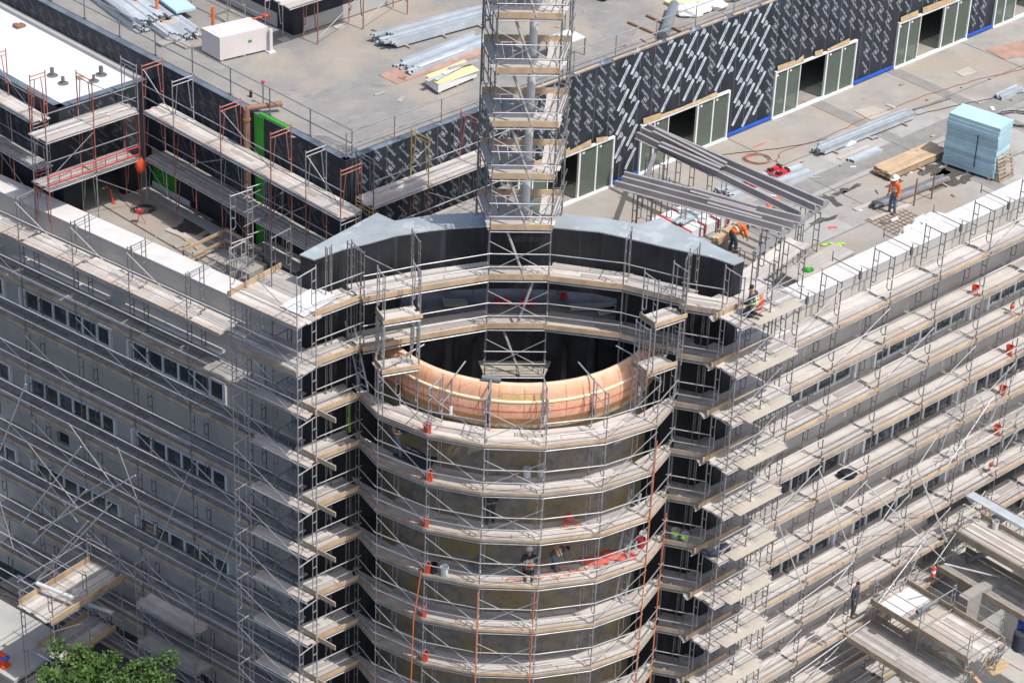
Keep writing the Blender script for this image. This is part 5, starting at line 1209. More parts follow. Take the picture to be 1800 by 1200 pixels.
for k in range(4):
    t = MB(); c_1 = lerp(lerp(a, b_, .15+.22*k), lerp(a, b_, .15+.22*k)+(c_-a), .5)+UP*(.50+.03*k); u_ = (b_-a).normalized()*.7+V(rng.uniform(-.2, .2), rng.uniform(-.2, .2), 0); t.beam(c_1-u_, c_1+u_, .2, .025); t.build('loose_board', [M_plank, M_stud, M_white2, M_plank2][k], o)
t = MB()
for u in (.06, .5, .94): p = lerp(a, b_, u); t.beam(p+UP*.06, p+(c_-a)+UP*.06, .1, .11)
t.build('skid', M_toeold, o)
b = MB(); P_ = [rt_(x, y) for x, y in ((985, 112), (1027, 97), (1000, 83), (960, 97))]; b.hexa([p+UP*.75 for p in P_], [p+UP*.80 for p in P_]); o = b.build('table_board', M_white); tag(o, 'white board on trestles just right of the stair tower', 'board')
for p in P_: t = MB(); t.tube(V(p.x, p.y, ZR_), V(p.x, p.y, ZR_+.75), .03); t.build('leg', M_pipe_d, o)
p = rt_(1070, -8); b = MB(); b.box(p+UP*.55, dR*.75, nR*.45, UP*.38); o = b.build('tool_cart', M_rust); tag(o, 'brown wheeled tool cart at the top edge of the roof', 'cart')
for sx in (-1, 1):
    for sy in (-1, 1): t = MB(); c_ = p+dR*.6*sx+nR*.36*sy; t.tube(c_-nR*.03+UP*.09, c_+nR*.03+UP*.09, .09, 10); t.tube(c_+UP*.1, c_+UP*.2, .02); t.build('castor', M_mem, o)
a, b_ = rt_(1165, 72), rt_(1184, 22); b = MB(); d = (b_-a); b.tube(a+UP*.2, b_+UP*.35, .21, 14); tag(b.build('plastic_tube', M_lay), 'fat grey plastic tube lying across two dark timbers on the roof', 'tube')
for k, (a, b_) in enumerate((((1102, 42), (1172, 72)), ((1135, 30), (1202, 62)))): bar_stack('dark_timber', rt_(*a), rt_(*b_), 1, 1, .1, .1, M_rust, f'dark brown timber under the grey plastic tube, {["left", "right"][k]} one', 'timber', 0, 'dark timbers on the roof')
p = rt_(1235, 10); b = MB()
for k in range(7): c_ = p+dR*rng.uniform(-1.6, 2.2)+nR*rng.uniform(-.6, .5); b.ball(c_+UP*.18, rng.uniform(.5, .9), rng.uniform(.35, .6), rng.uniform(.16, .3), 12, 7)
b.v = [v+V(rng.uniform(-.06, .06), rng.uniform(-.06, .06), rng.uniform(-.06, .06)) for v in b.v]; tag(b.build('tarp_heap', M_whitewrap), 'clear plastic tarp heaped over yellow boards at the top of the roof', 'tarp')
a, b_ = rt_(1195, 20), rt_(1262, -4); bar_stack('yellow_board', a, b_, 3, 2, .3, .08, M_yellow, 'pale yellow boards under the plastic tarp', 'boards', .2)
cable('roof_cable', [(900, 60)], .01, M_cableb, 'x', 'x') if False else None
p = rt_(463, 185); b = MB(); b.tube(p, p+UP*.95, .035, 8); b.lathe([(.13, 0), (.13, .02), (.04, .03)], p, n=10); o = b.build('standpipe_outlet', M_rail, org=p); tag(o, 'thin upright pipe with a red cap at the roof edge', 'pipe')
b = MB(); b.ball(p+UP*.98, .08, .08, .06); b.build('red_cap', M_red, o)
p = rt_(441, 171); b = MB(); b.tube(p, p+UP*.28, .06, 10); tag(b.build('vent_stub', M_mem), 'short black vent stub on the roof beside the brown drainpipe', 'vent')
for seed, px, sz in ((21, (640, 200), (1.6, .35)), (22, (545, 230), (.9, .25)), (23, (1090, 60), (1.1, .4)), (24, (590, 160), (1.4, .25)), (25, (720, 190), (.8, .2))):
    c = at(*px, ZR_); n = 30; b = MB()
    b.v = [c+wr*(sz[0]*(1+.3*math.sin(3*t+seed)+.2*math.sin(5*t))*math.cos(t))+nr*(sz[1]*(1+.4*math.sin(2*t+seed))*math.sin(t))+UP*.004 for t in [2*math.pi*k/n for k in range(n)]]; b.f = [tuple(range(n))]; b.build('water_stain', MATS['dark concrete slab band'], PH)
# upper block at the back of the roof
c0 = rt_(516, 63); UB = thing('roof_block', c0, 'dark upper storey block rising at the back of the penthouse roof', 'building')
b = MB(); wall_open(b, c0, wr, -nr, 0, 14, ZR_, ZR_+3.5, .3, [(1.2, 10, ZR_+0.0, ZR_+0.5)]); wall_open(b, c0, wl, -nl, 0.3, 16, ZR_, ZR_+3.5, .3, []); b.build('wrapped_wall', M_wrap, UB)
b = MB(); b.box(c0+wr*6+nr*.02+UP*.35, wr*5.5, nr*.03, UP*.3); b.box(c0+wl*7+nl*.02+UP*.35, wl*6, nl*.03, UP*.3); b.build('base_flashing', M_fascia, UB)
US = thing('roof_scaffold', c0+nr*1.0, 'red frame scaffold round the dark upper block at the back of the roof', 'scaffold')
for s_ in (0.2, 2.6, 5.0): place('frame', frame_me(.9, 'a', M_pipe_red), US, c0+nr*1.3+wr*s_+UP*.05, -nr)
for s_ in (0.2, 2.6, 5.0): place('frame', frame_me(.9, 'a', M_pipe), US, c0+nl*1.3+wl*s_+UP*.05, -nl)
for s_ in (0.2, 2.6): place('guard_rail', rails_me(2.4, M_pipe), US, c0+nl*1.3+wl*s_, wl); place('cross_brace', brace_me(2.4, M_pipe, '/'), US, c0+nr*1.3+wr*s_, wr)
deck('plank_deck', [c0+nr*1.3-wr*1.2, c0+nr*1.3+wr*2.6, c0+nr*.3+wr*2.6, c0+nr*.3-wr*1.2], ZR_+2.0, 'plank deck at the corner of the dark upper block on the roof', 'plank decks round the penthouse', toe=False)
for k, px in enumerate(((498, 70), (580, 15), (596, 48), (390, 46))):
    p = rt_(*px); b = MB(); b.box(p+UP*.02, wr*.22, nr*.16, UP*.02); tag(b.build('base_plate', M_plank), f'small timber sole board under a roof scaffold leg, {NTH[k]} from the wrapped lumber', 'sole board', 'sole boards on the roof')

# ------------------------------------------------------------------ left terrace
for k, (px, py) in enumerate(((245, 395),)): coil('cable_coil', at(252, 370, 0), .38, 7, M_cableb, 'black and yellow cable coil on the left terrace floor', 'cable')
p = at(200, 358, 0); b = MB(); b.tube(p, p+V(-.12, .05, .62), .03, 6); b.lathe([(.1, 0), (.1, .02), (.03, .03)], p, n=8); tag(b.build('marker_stake', M_bucket, org=p), 'thin orange marker stake leaning on the left terrace', 'stake')
p = at(246, 393, 0); b = MB(); 
for t in (0, 2.1, 4.2): b.tube(p+V(.22*math.cos(t), .22*math.sin(t), .01), p+UP*.5, .014)
o = b.build('tripod', M_red, org=p); tag(o, 'small red tripod stand on the left terrace', 'tripod')
b = MB(); b.box(p+UP*.55, V(.12, 0, 0), V(0, .08, 0), UP*.06); b.build('head', M_red, o)
# timber hatch frame and shed parts near the corner
HT = thing('hatch_railing', at(400, 460, 0), 'timber and pipe railing round an opening behind the left parapet', 'railing')
q = [at(322, 440, .9), at(398, 404, .9), at(462, 440, .9), at(404, 486, .9)]
b = MB(); 
for i in range(2): b.beam(q[i], q[i+1], .05, .12); b.beam(q[i]-UP*.45, q[i+1]-UP*.45, .05, .1)
b.build('timber_rail', M_toe, HT)
b = MB()
for i in (2, 3): b.tube(q[i], q[(i+1) % 4], .03); b.tube(q[i]-UP*.45, q[(i+1) % 4]-UP*.45, .03)
for p in q: b.tube(V(p.x, p.y, 0), p+UP*.05, .03)
b.build('pipe_rail', M_pipe_d, HT)
b = MB(); c = (q[0]+q[1]+q[2]+q[3])/4; b.prism([lerp(c, p, .62) for p in q], 0.004, .02); tag(b.build('hatch_board', M_grey), 'dark board covering the opening inside the timber railing', 'board')
b = MB(); b.box(V(c.x, c.y, .3)+dL*.9-nL*.2, dL*.6, nL*.5, UP*.3); tag(b.build('concrete_upstand', M_conc), 'pale concrete upstand beside the timber railed opening', 'upstand')
a, b_ = at(440, 438, .55), at(520, 480, .55); bar_stack('plank_run', a, b_, 5, 1, .23, .05, M_plank, 'run of pale planks leading to the left end of the black wall', 'planks', .1)
SB_ = thing('terrace_scaffold', at(440, 470, 0), 'bright pipe frames standing behind the left parapet near the black wall', 'scaffold')
for px, py, zz in ((408, 505, 0), (437, 490, 0), (470, 470, 0), (497, 458, 0), (432, 440, 0), (462, 424, 0)):
    p = at(px, py, 0)
    for z in (0, 2.0): place('frame', frame_me(1.0, 'w', M_pipe), SB_, p+UP*z, V(.75, .66, 0).normalized())
for z in (2.5, 3.1, 3.7): b = MB(); b.tube(at(430, 500, 0)+UP*z, at(560, 430, 0)+UP*z, .02); b.build('guard_rail', M_pipe, SB_)
cable('red_line', [(205, 340), (228, 365), (240, 372)], .012, M_cabler, 'thin red string on the left terrace floor', 'string')
blot((350, 395), (.9, .55), 31); blot((345, 405), (.5, .9), 33)

r7 = random.Random(21)
for k in range(14):
    p = at(r7.uniform(318, 455), r7.uniform(408, 478), 0.03+.02*k/14); t = r7.choice([aL, aR])+r7.uniform(-.35, .35); u = V(math.cos(t), math.sin(t), 0)*r7.uniform(.4, 1.5)
    b = MB(); b.beam(p-u, p+u, r7.choice([.1, .15, .24]), .05); tag(b.build('loose_timber', r7.choice([M_plank, M_toe, M_toeold, M_plank2])), 'loose timber lying on the left terrace by the timber railing', 'timber', 'loose timbers on the left terrace')
for k in range(26):
    p = at(r7.uniform(560, 1150), r7.uniform(20, 190), ZR_); 
    if proj(p)[1] > 330-0.35*(proj(p)[0]-600): continue
    b = MB(); t = r7.uniform(0, 3); u = V(math.cos(t), math.sin(t), 0); b.beam(p+UP*.02-u*r7.uniform(.05, .3), p+UP*.03+u*r7.uniform(.05, .3), r7.uniform(.04, .2), .03)
    tag(b.build('scrap', r7.choice([M_plank2, M_toeold, M_grey, M_rust])), 'small scrap of material lying on the penthouse roof', 'scrap', 'scraps on the penthouse roof')
for k in range(30):
    p = at(r7.uniform(1290, 1790), r7.uniform(120, 420), 0); v = (p-Rp(0, 2.2)).dot(-nR)
    if not (0 < v < 9.6): continue
    b = MB(); t = r7.uniform(0, 3); u = V(math.cos(t), math.sin(t), 0); b.beam(p+UP*.02-u*r7.uniform(.04, .25), p+UP*.03+u*r7.uniform(.04, .25), r7.uniform(.04, .18), .03)
    tag(b.build('scrap', r7.choice([M_plank, M_toeold, M_grey, M_rust, M_tag])), 'small scrap of material lying on the right terrace floor', 'scrap', 'scraps on the right terrace')
# ------------------------------------------------------------------ things on the round tower decks and facade decks
n3 = NOD[2]; order = ['topmost', 'second', 'third', 'fourth', 'fifth', 'sixth']
for k, z in enumerate((0, -2, -4, -6, -8, -10)):
    p = n3+inward(n3)*0.22+V(-.12+0.1*(k % 2), 0, 0)+UP*(z+.0); bucket(p, f'orange red bucket beside a post left of the tower centre, {order[k]} of the column', group='orange buckets down the round tower')
for (px, py, z, lab, mm) in ((926, 838, -2, 'left of the two white buckets under the cornice', M_bucketw), (952, 836, -2, 'right of the two white buckets under the cornice', M_bucketw), (781, 1010, -6, 'white bucket behind the orange hose coil on the round tower', M_bucketw), (762, 1005, -6, 'black bucket beside the orange bucket on the round tower', M_mem), (1130, 950, -6, 'white bucket at the right end of the round tower deck', M_bucketw),
                             (1186, 945, -6, 'white bucket with a lime cloth in the gap right of the round tower', M_bucketw), (1203, 952, -6, 'grey bucket with a lime cloth in the gap right of the round tower', M_bucketw), (1127, 960, -6, 'pink bucket beside the white one on the round tower deck', M_red)):
    bucket(at(px, py, z), lab, mm)
for px, py in ((1186, 937), (1203, 944)): 
    p = at(px, py, -5.65); b = MB(); b.ball(p, .15, .12, .09, 8, 5); b.v = [v+V(rng.uniform(-.03, .03), rng.uniform(-.03, .03), rng.uniform(-.02, .03)) for v in b.v]; tag(b.build('lime_cloth', M_lime), f'lime green cloth stuffed in the {"left" if px < 1190 else "right"} bucket in the dark gap', 'cloth')
for k, (px, py, z) in enumerate(((1712, 526, -0.0-2), (1776, 560, -4), (1772, 630, -6), (1760, 700, -8), (1750, 772, -10), (1738, 842, -12), (1762, 912, -14))):
    q = onpl(px, py, R0-nR*.35, nR); zz = round(q.z/2)*2; p = V(q.x, q.y, zz)
    (bucket if k in (0, 2, 3, 4) else extinguisher)(p, f'{"orange red bucket" if k in (0, 2, 3, 4) else "red extinguisher"} on a right facade deck, {NTH[k]} one counting down from the top')
q = onpl(1487, 845, R0-nR*.4, nR); p = V(q.x, q.y, -8.0); b = MB(); b.ball(p+UP*.14, .42, .28, .2, 9, 6); b.v = [v+V(rng.uniform(-.05, .05), rng.uniform(-.05, .05), rng.uniform(-.03, .03)) for v in b.v]; tag(b.build('black_bag', M_mem), 'black bag lying on a right facade deck in the second bay', 'bag')
p = at(1330, 545, 4.0); b = MB(); b.ball(p+UP*.3, .24, .22, .32, 10, 7); tag(b.build('safety_bag', M_bucket, smooth=True), 'orange red bag at the foot of the crouching worker', 'bag')
p = at(1250, 975, -6); b = MB(); b.ball(p+UP*.14, .45, .22, .16, 8, 5); b.ball(p+V(.5, .3, .15), .25, .2, .17, 8, 5); tag(b.build('tool_bag', M_darkcl), 'black and teal tool bags on the deck end right of the white buckets', 'bag')
# hoses down the tower
def hose(pts, label, r_=.022):
    P_ = [V(*p) for p in pts]; out = []
    for a, b_ in zip(P_, P_[1:]): out += [lerp(a, b_, k/6) for k in range(6)]
    b = MB(); b.path(out+[P_[-1]], r_, 6); return tag(b.build('orange_hose', M_hose), label, 'hose', 'orange hoses on the round tower')
q = NOD[2]; hose([q+V(-.1, .3, -5.9), q+V(-.12, -.1, -5.75), q+V(-.35, -.14, -8), q+V(-.5, -.1, -18)], 'orange hose hanging from the bucket deck left of the tower centre')
q = NOD[3]; hose([q+V(-.03, -.12, -6.2), q+V(.02, -.12, -18)], 'orange hose hanging down the left front post of the round tower')
q = NOD[4]; hose([q+V(-.12, -.12, -6.1), q+V(-.2, -.12, -18)], 'orange hose hanging down the right front post of the round tower')
q = NOD[6]; hose([q+V(.05, -.1, -.6), q+V(-.1, -.1, -18)], 'orange hose hanging down the right side of the round tower, inner one')
q = NOD[7]; hose([q+V(.05, -.1, -4.6), q+V(-.1, -.1, -18)], 'orange hose hanging down the right side of the round tower, outer one')
for k, (x0, y0, x1, y1) in enumerate(((890, 1018, 985, 1010), (985, 1010, 1060, 990), (950, 985, 1020, 1005))):
    a, b_ = at(x0, y0, -5.93), at(x1, y1, -5.93); pts = [lerp(a, b_, t/14)+V(0, .12*math.sin(t*1.3+k), 0) for t in range(15)]; b = MB(); b.path(pts, .018, 5); tag(b.build('deck_hose', M_hose), f'orange hose lying on the deck beside the kneeling worker, {["left", "right", "farther"][k]} stretch', 'hose', 'hoses on the working deck')
coil('hose_coil', at(850, 990, -5.95)+V(0, -.1, 0), .42, 5, M_lay, 'coil of grey plastic hose on the deck left of the kneeling worker', 'hose', .02)
for k, (px, py, sz) in enumerate(((1085, 975, (.8, .3)), (1045, 985, (.6, .25)))):
    p = at(px, py, -5.97); b = MB(); b.ball(p, sz[0], sz[1], .1, 12, 6); b.v = [v+V(rng.uniform(-.05, .05), rng.uniform(-.05, .05), rng.uniform(-.03, .03)) for v in b.v]; tag(b.build('pink_sheet', M_mark), f'crumpled pink sheet on the round tower deck, {["right", "left"][k]} one', 'sheet', 'pink sheets on the deck')
p = at(1000, 915, -3.95); b = MB(); b.ball(p+UP*.16, .2, .18, .18, 10, 6); tag(b.build('hose_bag', M_mark), 'pinkish bag with a coiled hose on the third round tower deck', 'bag'); coil('hose_coil', at(1003, 922, -3.96), .26, 3, M_hose, 'small orange hose coil round the pinkish bag', 'hose')
# sheet draped under the cornice deck
p = at(735, 812, -1.95); b = MB(); a = p
q = [at(690, 800, -1.95), at(750, 828, -1.95), at(770, 805, -1.95), at(720, 785, -1.95)]; b.hexa([v for v in q], [v+UP*.03 for v in q]); tag(b.build('dark_sheet', M_darkcl), 'dark blue sheet lying on the shaded deck below the cornice', 'sheet')
# props clamped over the cornice rim
for k, (px, py) in enumerate(((713, 655), (800, 690), (862, 700), (955, 700), (1033, 690), (1108, 655))):
    q = at(px, py, 1.0); v = V(q.x-DC.x, q.y-DC.y, 0).normalized(); p = DC+v*(DR+.42)
    b = MB(); b.tube(p+UP*.35, p+UP*1.75, .035, 6); b.tube(p+UP*1.72, DC+v*(DR-.7)+UP*1.85, .03, 6); b.tube(p+UP*1.2, NOD[3]*0+p+v*.9+UP*1.15, .02, 6)
    o = b.build('rim_clamp', M_pipe); tag(o, f'pipe strut clamped over the orange cornice rim, {NTH[k]} from the left', 'strut', 'struts over the cornice rim')
    t = MB(); t.tube(p+UP*.25, p+UP*.62, .06, 8); t.build('foot', M_mem if k % 2 == 0 else M_tag, o)
    if k == 2: t = MB(); cc = DC+v*(DR-.05)+UP*1.78; d2 = V(-v.y, v.x, 0); t.tube(cc-d2*.33, cc+d2*.33, .10, 10); t.build('pad', M_lay, o)
# pale boards and red tools on the ledge under the curved wall
for k, (px, py, sz) in enumerate(((800, 533, (.45, .25)), (1040, 540, (.8, .22)), (1075, 546, (.5, .2)))):
    p = at(px, py, 1.95); b = MB(); b.box(p+UP*.03, V(sz[0], .1*k, 0), V(-.05, sz[1], 0), UP*.02); tag(b.build('offcut_sheet', M_ply), f'pale scrap sheet on the dark ledge under the black wall, {NTH[k]} from the left', 'sheet', 'scrap sheets on the ledge')
for k, (px, py) in enumerate(((873, 533), (890, 534), (920, 534), (932, 536), (990, 523))):
    p = at(px, py, 1.95); b = MB(); b.box(p+UP*.1, V(.14, .03, 0), V(0, .08, 0), UP*.08); b.ball(p+UP*.2, .07, .06, .06, 7, 5); tag(b.build('red_tool', M_red), f'small red tool on the dark ledge under the black wall, {NTH[k]} from the left', 'tool', 'red tools on the ledge')
# ladders in the gaps
for k, (a, b_, lab) in enumerate(((V(-5.2, 75.6, 0.05), V(-5.75, 75.9, 2.6), 'grey aluminium ladder leaning in the gap left of the cornice'), (V(4.4, 74.4, -5.9), V(4.75, 75.3, -3.6), 'grey aluminium ladder at the right of the round tower, upper one'), (V(4.4, 74.4, -7.9), V(4.75, 75.3, -5.7), 'grey aluminium ladder at the right of the round tower, lower one'))):
    d = (b_-a).normalized(); s = d.cross(V(0, 1, 0)).normalized() if k else V(.6, -.8, 0); s = V(.8, -.6, 0); b = MB()
    for sg in (-.2, .2): b.beam(a+s*sg, b_+s*sg, .03, .07, s)
    for j in range(8): p = lerp(a, b_, (j+.5)/8); b.tube(p-s*.2, p+s*.2, .015, 5)
    tag(b.build('ladder', M_stud), lab, 'ladder')
p = LC+V(1.35, 2.0, 0); b = MB(); b.path([V(-5.75, 75.95, -2+1.6)+V(.02*math.sin(k), 0, -.2*k) for k in range(9)], .05, 6); tag(b.build('lime_strap', M_lime), 'lime green strap hanging in the dark gap left of the cornice', 'strap')
# long loose poles on the left facade
def pole(a, b_, lab, r_=.03, m=M_pipe_b, nm='raking_tube'):
    b = MB(); b.tube(a, b_, r_, 7); return tag(b.build(nm, m or M_pipe), lab, 'pole', 'raking poles')
def LP(x, y, o=0.4): return onpl(x, y, L0+nL*o, nL)
def RP(x, y, o=0.4): return onpl(x, y, R0+nR*o, nR)
pole(LP(45, 675), LP(0, 790), 'short bright pole slanting at the left edge, upper one'); pole(LP(142, 785), LP(40, 918), 'long bright pole slanting across the left facade')
pole(LP(238, 835), LP(70, 930), 'bright pole rising to the right above the loading platforms'); pole(LP(152, 860), LP(58, 955), 'thin bright pole left of the loading platforms')
pole(LP(334, 825), LP(273, 968), 'thin dark line of a brace dropping to the small scaffold tower', .018); pole(LP(415, 930), LP(376, 1040), 'thin bright brace beside the left corner scaffold', .02)
pole(LP(196, 885), LP(66, 1020), 'pair of crossing poles over the loading platforms, upper one'); pole(LP(155, 915), LP(65, 1018), 'pair of crossing poles over the loading platforms, lower one')
pole(RP(1612, 822), RP(1664, 952), 'bright pole slanting down the right facade scaffold', .04); pole(RP(1440, 825), RP(1502, 987), 'long grey brace down the right facade scaffold, left one', .026); pole(RP(1354, 885), RP(1412, 1035), 'long grey brace down the right facade scaffold, lowest one', .026)
pole(RP(1522, 850), RP(1660, 985), 'long grey brace crossing the right facade scaffold to the platforms', .026); pole(RP(1500, 985), RP(1450, 1050), 'short bright pole fanning out from a right facade post, upper', .02); pole(RP(1498, 990), RP(1380, 1075), 'short bright pole fanning out from a right facade post, middle', .02)
pole(RP(1490, 1050), RP(1440, 1110), 'bright pole near the lowest right decks, upper', .025); pole(RP(1530, 1090), RP(1390, 1190), 'bright pole near the lowest right decks, lower', .025); pole(RP(1660, 990, 2.5), RP(1790, 1022, 2.5), 'long bright pole lying across the dark loading platform', .035)
# ------------------------------------------------------------------ loading platforms low on both facades
def platform(P0, d_in, wid, leng, z, label, n=8, m=None, group='loading platforms', toes=True, legs=True, gz=GZL, tm=None):
    """P0 = inner end centre on the scaffold line; runs outwards along -d_in"""
    out = -d_in; s = V(-out.y, out.x, 0)
    q = [P0+s*wid/2, P0+s*wid/2+out*leng, P0-s*wid/2+out*leng, P0-s*wid/2]
    o = deck('loading_platform', q, z, label, group, n=n, m=m or M_plank, toe=None if toes else False, toeh=.26, toe_m=tm or M_toe)
    if toes:
        t = MB(); t.beam(q[3]-UP*0+UP*(z+.13), q[2]+UP*(z+.13), .05, .26); t.build('toe_board', tm or M_toe, o)
    if legs:
        T = thing('platform_scaffold', V(q[1].x, q[1].y, gz), 'pipe legs and rails of the '+' '.join(label.split()[:9]), 'scaffold')
        zz = z-2.0
        while zz > gz-0.5:
            for u in (0.02, 0.5, 0.98): place('frame', frame_me(wid, 'w', M_pipe), T, lerp(q[0], q[1], u)+UP*max(zz, gz), -s)
            for e in (q[0], q[3]): b = MB(); b.tube(e+UP*(zz+.4), e+out*leng+UP*(zz+1.6), .018); b.build('cross_brace', M_pipe, T)
            zz -= 2.0
        for u in (0.02, 0.5, 0.98): place('frame', frame_me(wid, 'w', M_pipe, 1.3), T, lerp(q[0], q[1], u)+UP*z, -s)
        for e in (q[0], q[3]):
            for h in (.6, 1.15): b = MB(); b.tube(e+UP*(z+h), e+out*leng+UP*(z+h), .02); b.build('guard_rail', M_pipe, T)
    return o
def LO(x, y, o=0.1): return onpl(x, y, L0+nL*o, nL)
p = LO(186, 1002); zz = p.z; platform(V(p.x, p.y, 0), -nL, 1.9, 3.9, zz, 'loading platform with orange toe boards low on the left facade, upper one', n=8)
p = LO(180, 1092); platform(V(p.x, p.y, 0), -nL, 1.5, 2.9, p.z, 'loading platform low on the left facade, lower one above the tree', n=6, legs=False)
b = MB(); a, b_ = at(64, 1024, zz+.5), at(128, 1050, zz+.5); b.tube(a, b_, .09, 10); tag(b.build('white_tube', M_white2), 'white plastic tube lying across the upper loading platform', 'tube')
b = MB(); a, b_ = at(142, 1056, zz-1.7), at(198, 1076, zz-1.7); b.tube(a, b_, .09, 10); tag(b.build('white_tube', M_white2), 'shaded white tube under the upper loading platform', 'tube')
TW = thing('scaffold_tower', LO(300, 1150, 1.0)*1, 'small bright scaffold tower in front of the shaded left facade', 'scaffold')
z0 = -13.9
P0_ = V(*LO(240, 1062, .9)); P1_ = V(*LO(342, 1112, .9)); z0 = (P0_.z+P1_.z)/2; P0_.z = P1_.z = 0; dd = (P1_-P0_).normalized(); ln = (P1_-P0_).length; TW.location = V(P0_.x, P0_.y, GZL)
zz = z0
while zz > GZL-1.5:
    for p in (P0_, P1_): place('frame', frame_me(.95, 'w', M_pipe), TW, p+UP*max(zz, GZL), -nL)
    place('cross_brace', brace_me(ln, M_pipe, '\\', 1.5), TW, P0_+UP*zz, dd); place('cross_brace', brace_me(ln, M_pipe, '-'), TW, P0_+UP*zz, dd)
    zz -= 2.0
for k in range(3): deck('plank_deck', [P0_, P1_, P1_-nL*.85, P0_-nL*.85], z0-2.0*k, f'pale plank deck on the small scaffold tower left of the corner, {ORD[k]} one', 'decks of the small scaffold tower', n=4, toe=False, m=M_plank if k == 0 else M_plank2)
# right
p = RP(1560, 1042, .2); platform(V(p.x, p.y, 0), -nR, 2.2, 5.2, p.z, 'loading platform with a white sheet and brown toe boards low on the right', n=9, gz=POD, tm=M_toeold); zA = p.z; oA = -nR
q = p+nR*0.9; b = MB(); b.box(V(q.x, q.y, p.z+.06), nR*.55, dR*.95, UP*.02); tag(b.build('white_sheet', M_white), 'white sheet lying at the inner end of the right loading platform', 'sheet')
q = p+nR*2.1; b = MB(); b.box(V(q.x, q.y, p.z+.06), nR*.5, dR*.9, UP*.02); tag(b.build('plywood_sheet', M_ply), 'tan plywood on the right loading platform beside the white sheet', 'sheet')
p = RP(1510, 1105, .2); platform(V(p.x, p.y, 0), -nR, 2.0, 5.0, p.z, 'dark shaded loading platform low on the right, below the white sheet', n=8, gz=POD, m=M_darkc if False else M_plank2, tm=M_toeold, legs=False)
p = RP(1700, 925, .2); platform(V(p.x, p.y, 0), -nR, 1.9, 8.0, p.z, 'long plank loading platform reaching out low on the far right', n=8, gz=POD, tm=M_toeold); zC_ = p.z
p = RP(1672, 985, .2); platform(V(p.x, p.y, 0), -nR, 2.0, 8.0, p.z, 'long dark loading platform under the far right one', n=8, gz=POD, m=M_plank2, tm=M_toeold, legs=False)
a = RP(1705, 868, .5); b = MB(); b.beam(a, a+nR*5.5, .5, .05); tag(b.build('aluminium_plank', M_stud), 'pale blue white aluminium plank above the far right platform', 'plank')
a, b_ = at(1612, 1075, zA+.6), at(1646, 1056, zA+.6); b = MB(); b.tube(a, b_, .10, 10); b.tube(b_, b_+(b_-a).normalized()*.05, .12, 10); tag(b.build('grey_tube', M_lay), 'fat grey tube lying across the right loading platform', 'tube')
b = MB(); a, b_ = at(1700, 985, zC_-1.2), at(1790, 950, zC_-1.2); b.tube(a, b_, .13, 10); tag(b.build('grey_tube', M_lay), 'fat grey tube slung under the far right platform', 'tube')
extinguisher(at(1640, 1012, -11.9), 'red extinguisher at the outer end of the lowest bright right deck'); extinguisher(at(1727, 905, zC_), 'red extinguisher with a white tag on the far right platform')
bucket(at(1749, 928, zC_), 'white and blue bucket on the far right platform', M_bucketw)
# concrete ramp wall and yard clutter
p = at(1695, 1110, POD); b = MB(); b.prism([V(p.x, p.y, 0)+v for v in (nR*0-dR*.1, dR*2.6, dR*2.2-nR*.5, -nR*.5-dR*.1)], POD, POD+1.7); tag(b.build('concrete_block', M_conc), 'grey concrete retaining block standing in the yard at lower right', 'block')
for k, (px, py) in enumerate(((1745, 1160), (1758, 1170), (1738, 1172), (1750, 1182))):
    p = at(px, py, POD); b = MB(); t = rng.uniform(0, 3); u, v = V(math.cos(t), math.sin(t), 0), V(-math.sin(t), math.cos(t), 0); b.box(p+UP*(.05+.03*k), u*.34, v*.22, UP*.015+u*.01); tag(b.build('cardboard', M_card), f'torn brown board in the yard at lower right, {NTH[k]} of four', 'board', 'torn boards in the yard')
for k, (px, py) in enumerate(((1692, 1170), (1712, 1190))):
    p = at(px, py, POD); T = thing('pipe_stand', p, f'heap of scaffold frames leaning in the lower right yard, {["left", "right"][k]} one', 'frames', 'frames in the yard')
    for j in range(4):
        o = place('frame', frame_me(.9, 'w', M_pipe, 1.5), T, p+V(.14*j, .1*j, 0), V(math.cos(.4+j*.3), math.sin(.4+j*.3), 0)); o.rotation_euler = (.35+.1*j, .2*j, .5+.4*j)
for k, (px, py, m_) in enumerate(((1797, 1120, M_bluepaint), (1790, 1140, M_darkcl))):
    p = at(px, py, POD); b = MB(); b.lathe([(0, 0), (.28, 0), (.3, .05), (.3, .85), (.24, .9), (0, .9)], p, n=16); tag(b.build('drum_barrel', m_, org=p), ['blue plastic barrel at the right edge of the yard', 'dark barrel beside the blue one'][k], 'barrel')
# pavement barrier left
p = at(4, 1168, GZL+.14); b = MB(); b.box(p+UP*.32, dL*.25, nL*.12, UP*.28); b.box(p+UP*.06, dL*.32, nL*.2, UP*.06); o = b.build('barrier', M_bucket); tag(o, 'orange plastic barrier with blue cover at the left edge of the pavement', 'barrier')
b = MB(); b.ball(p+UP*.5+dL*.22, .2, .17, .1); b.build('cover', M_bluepaint, o)
for k, s_ in enumerate((-3.0, -.6)):
    T = thing('pavement_scaffold', L0+nL*2.8+dL*s_+UP*GZL, f'lower left pavement scaffold frames, {["left", "right"][k]} stack', 'scaffold', 'pavement frames')
    for z in (0, 2.0): place('frame', frame_me(1.2, 'w', M_pipe), T, L0+nL*2.8+dL*s_+UP*(GZL+z), nL)
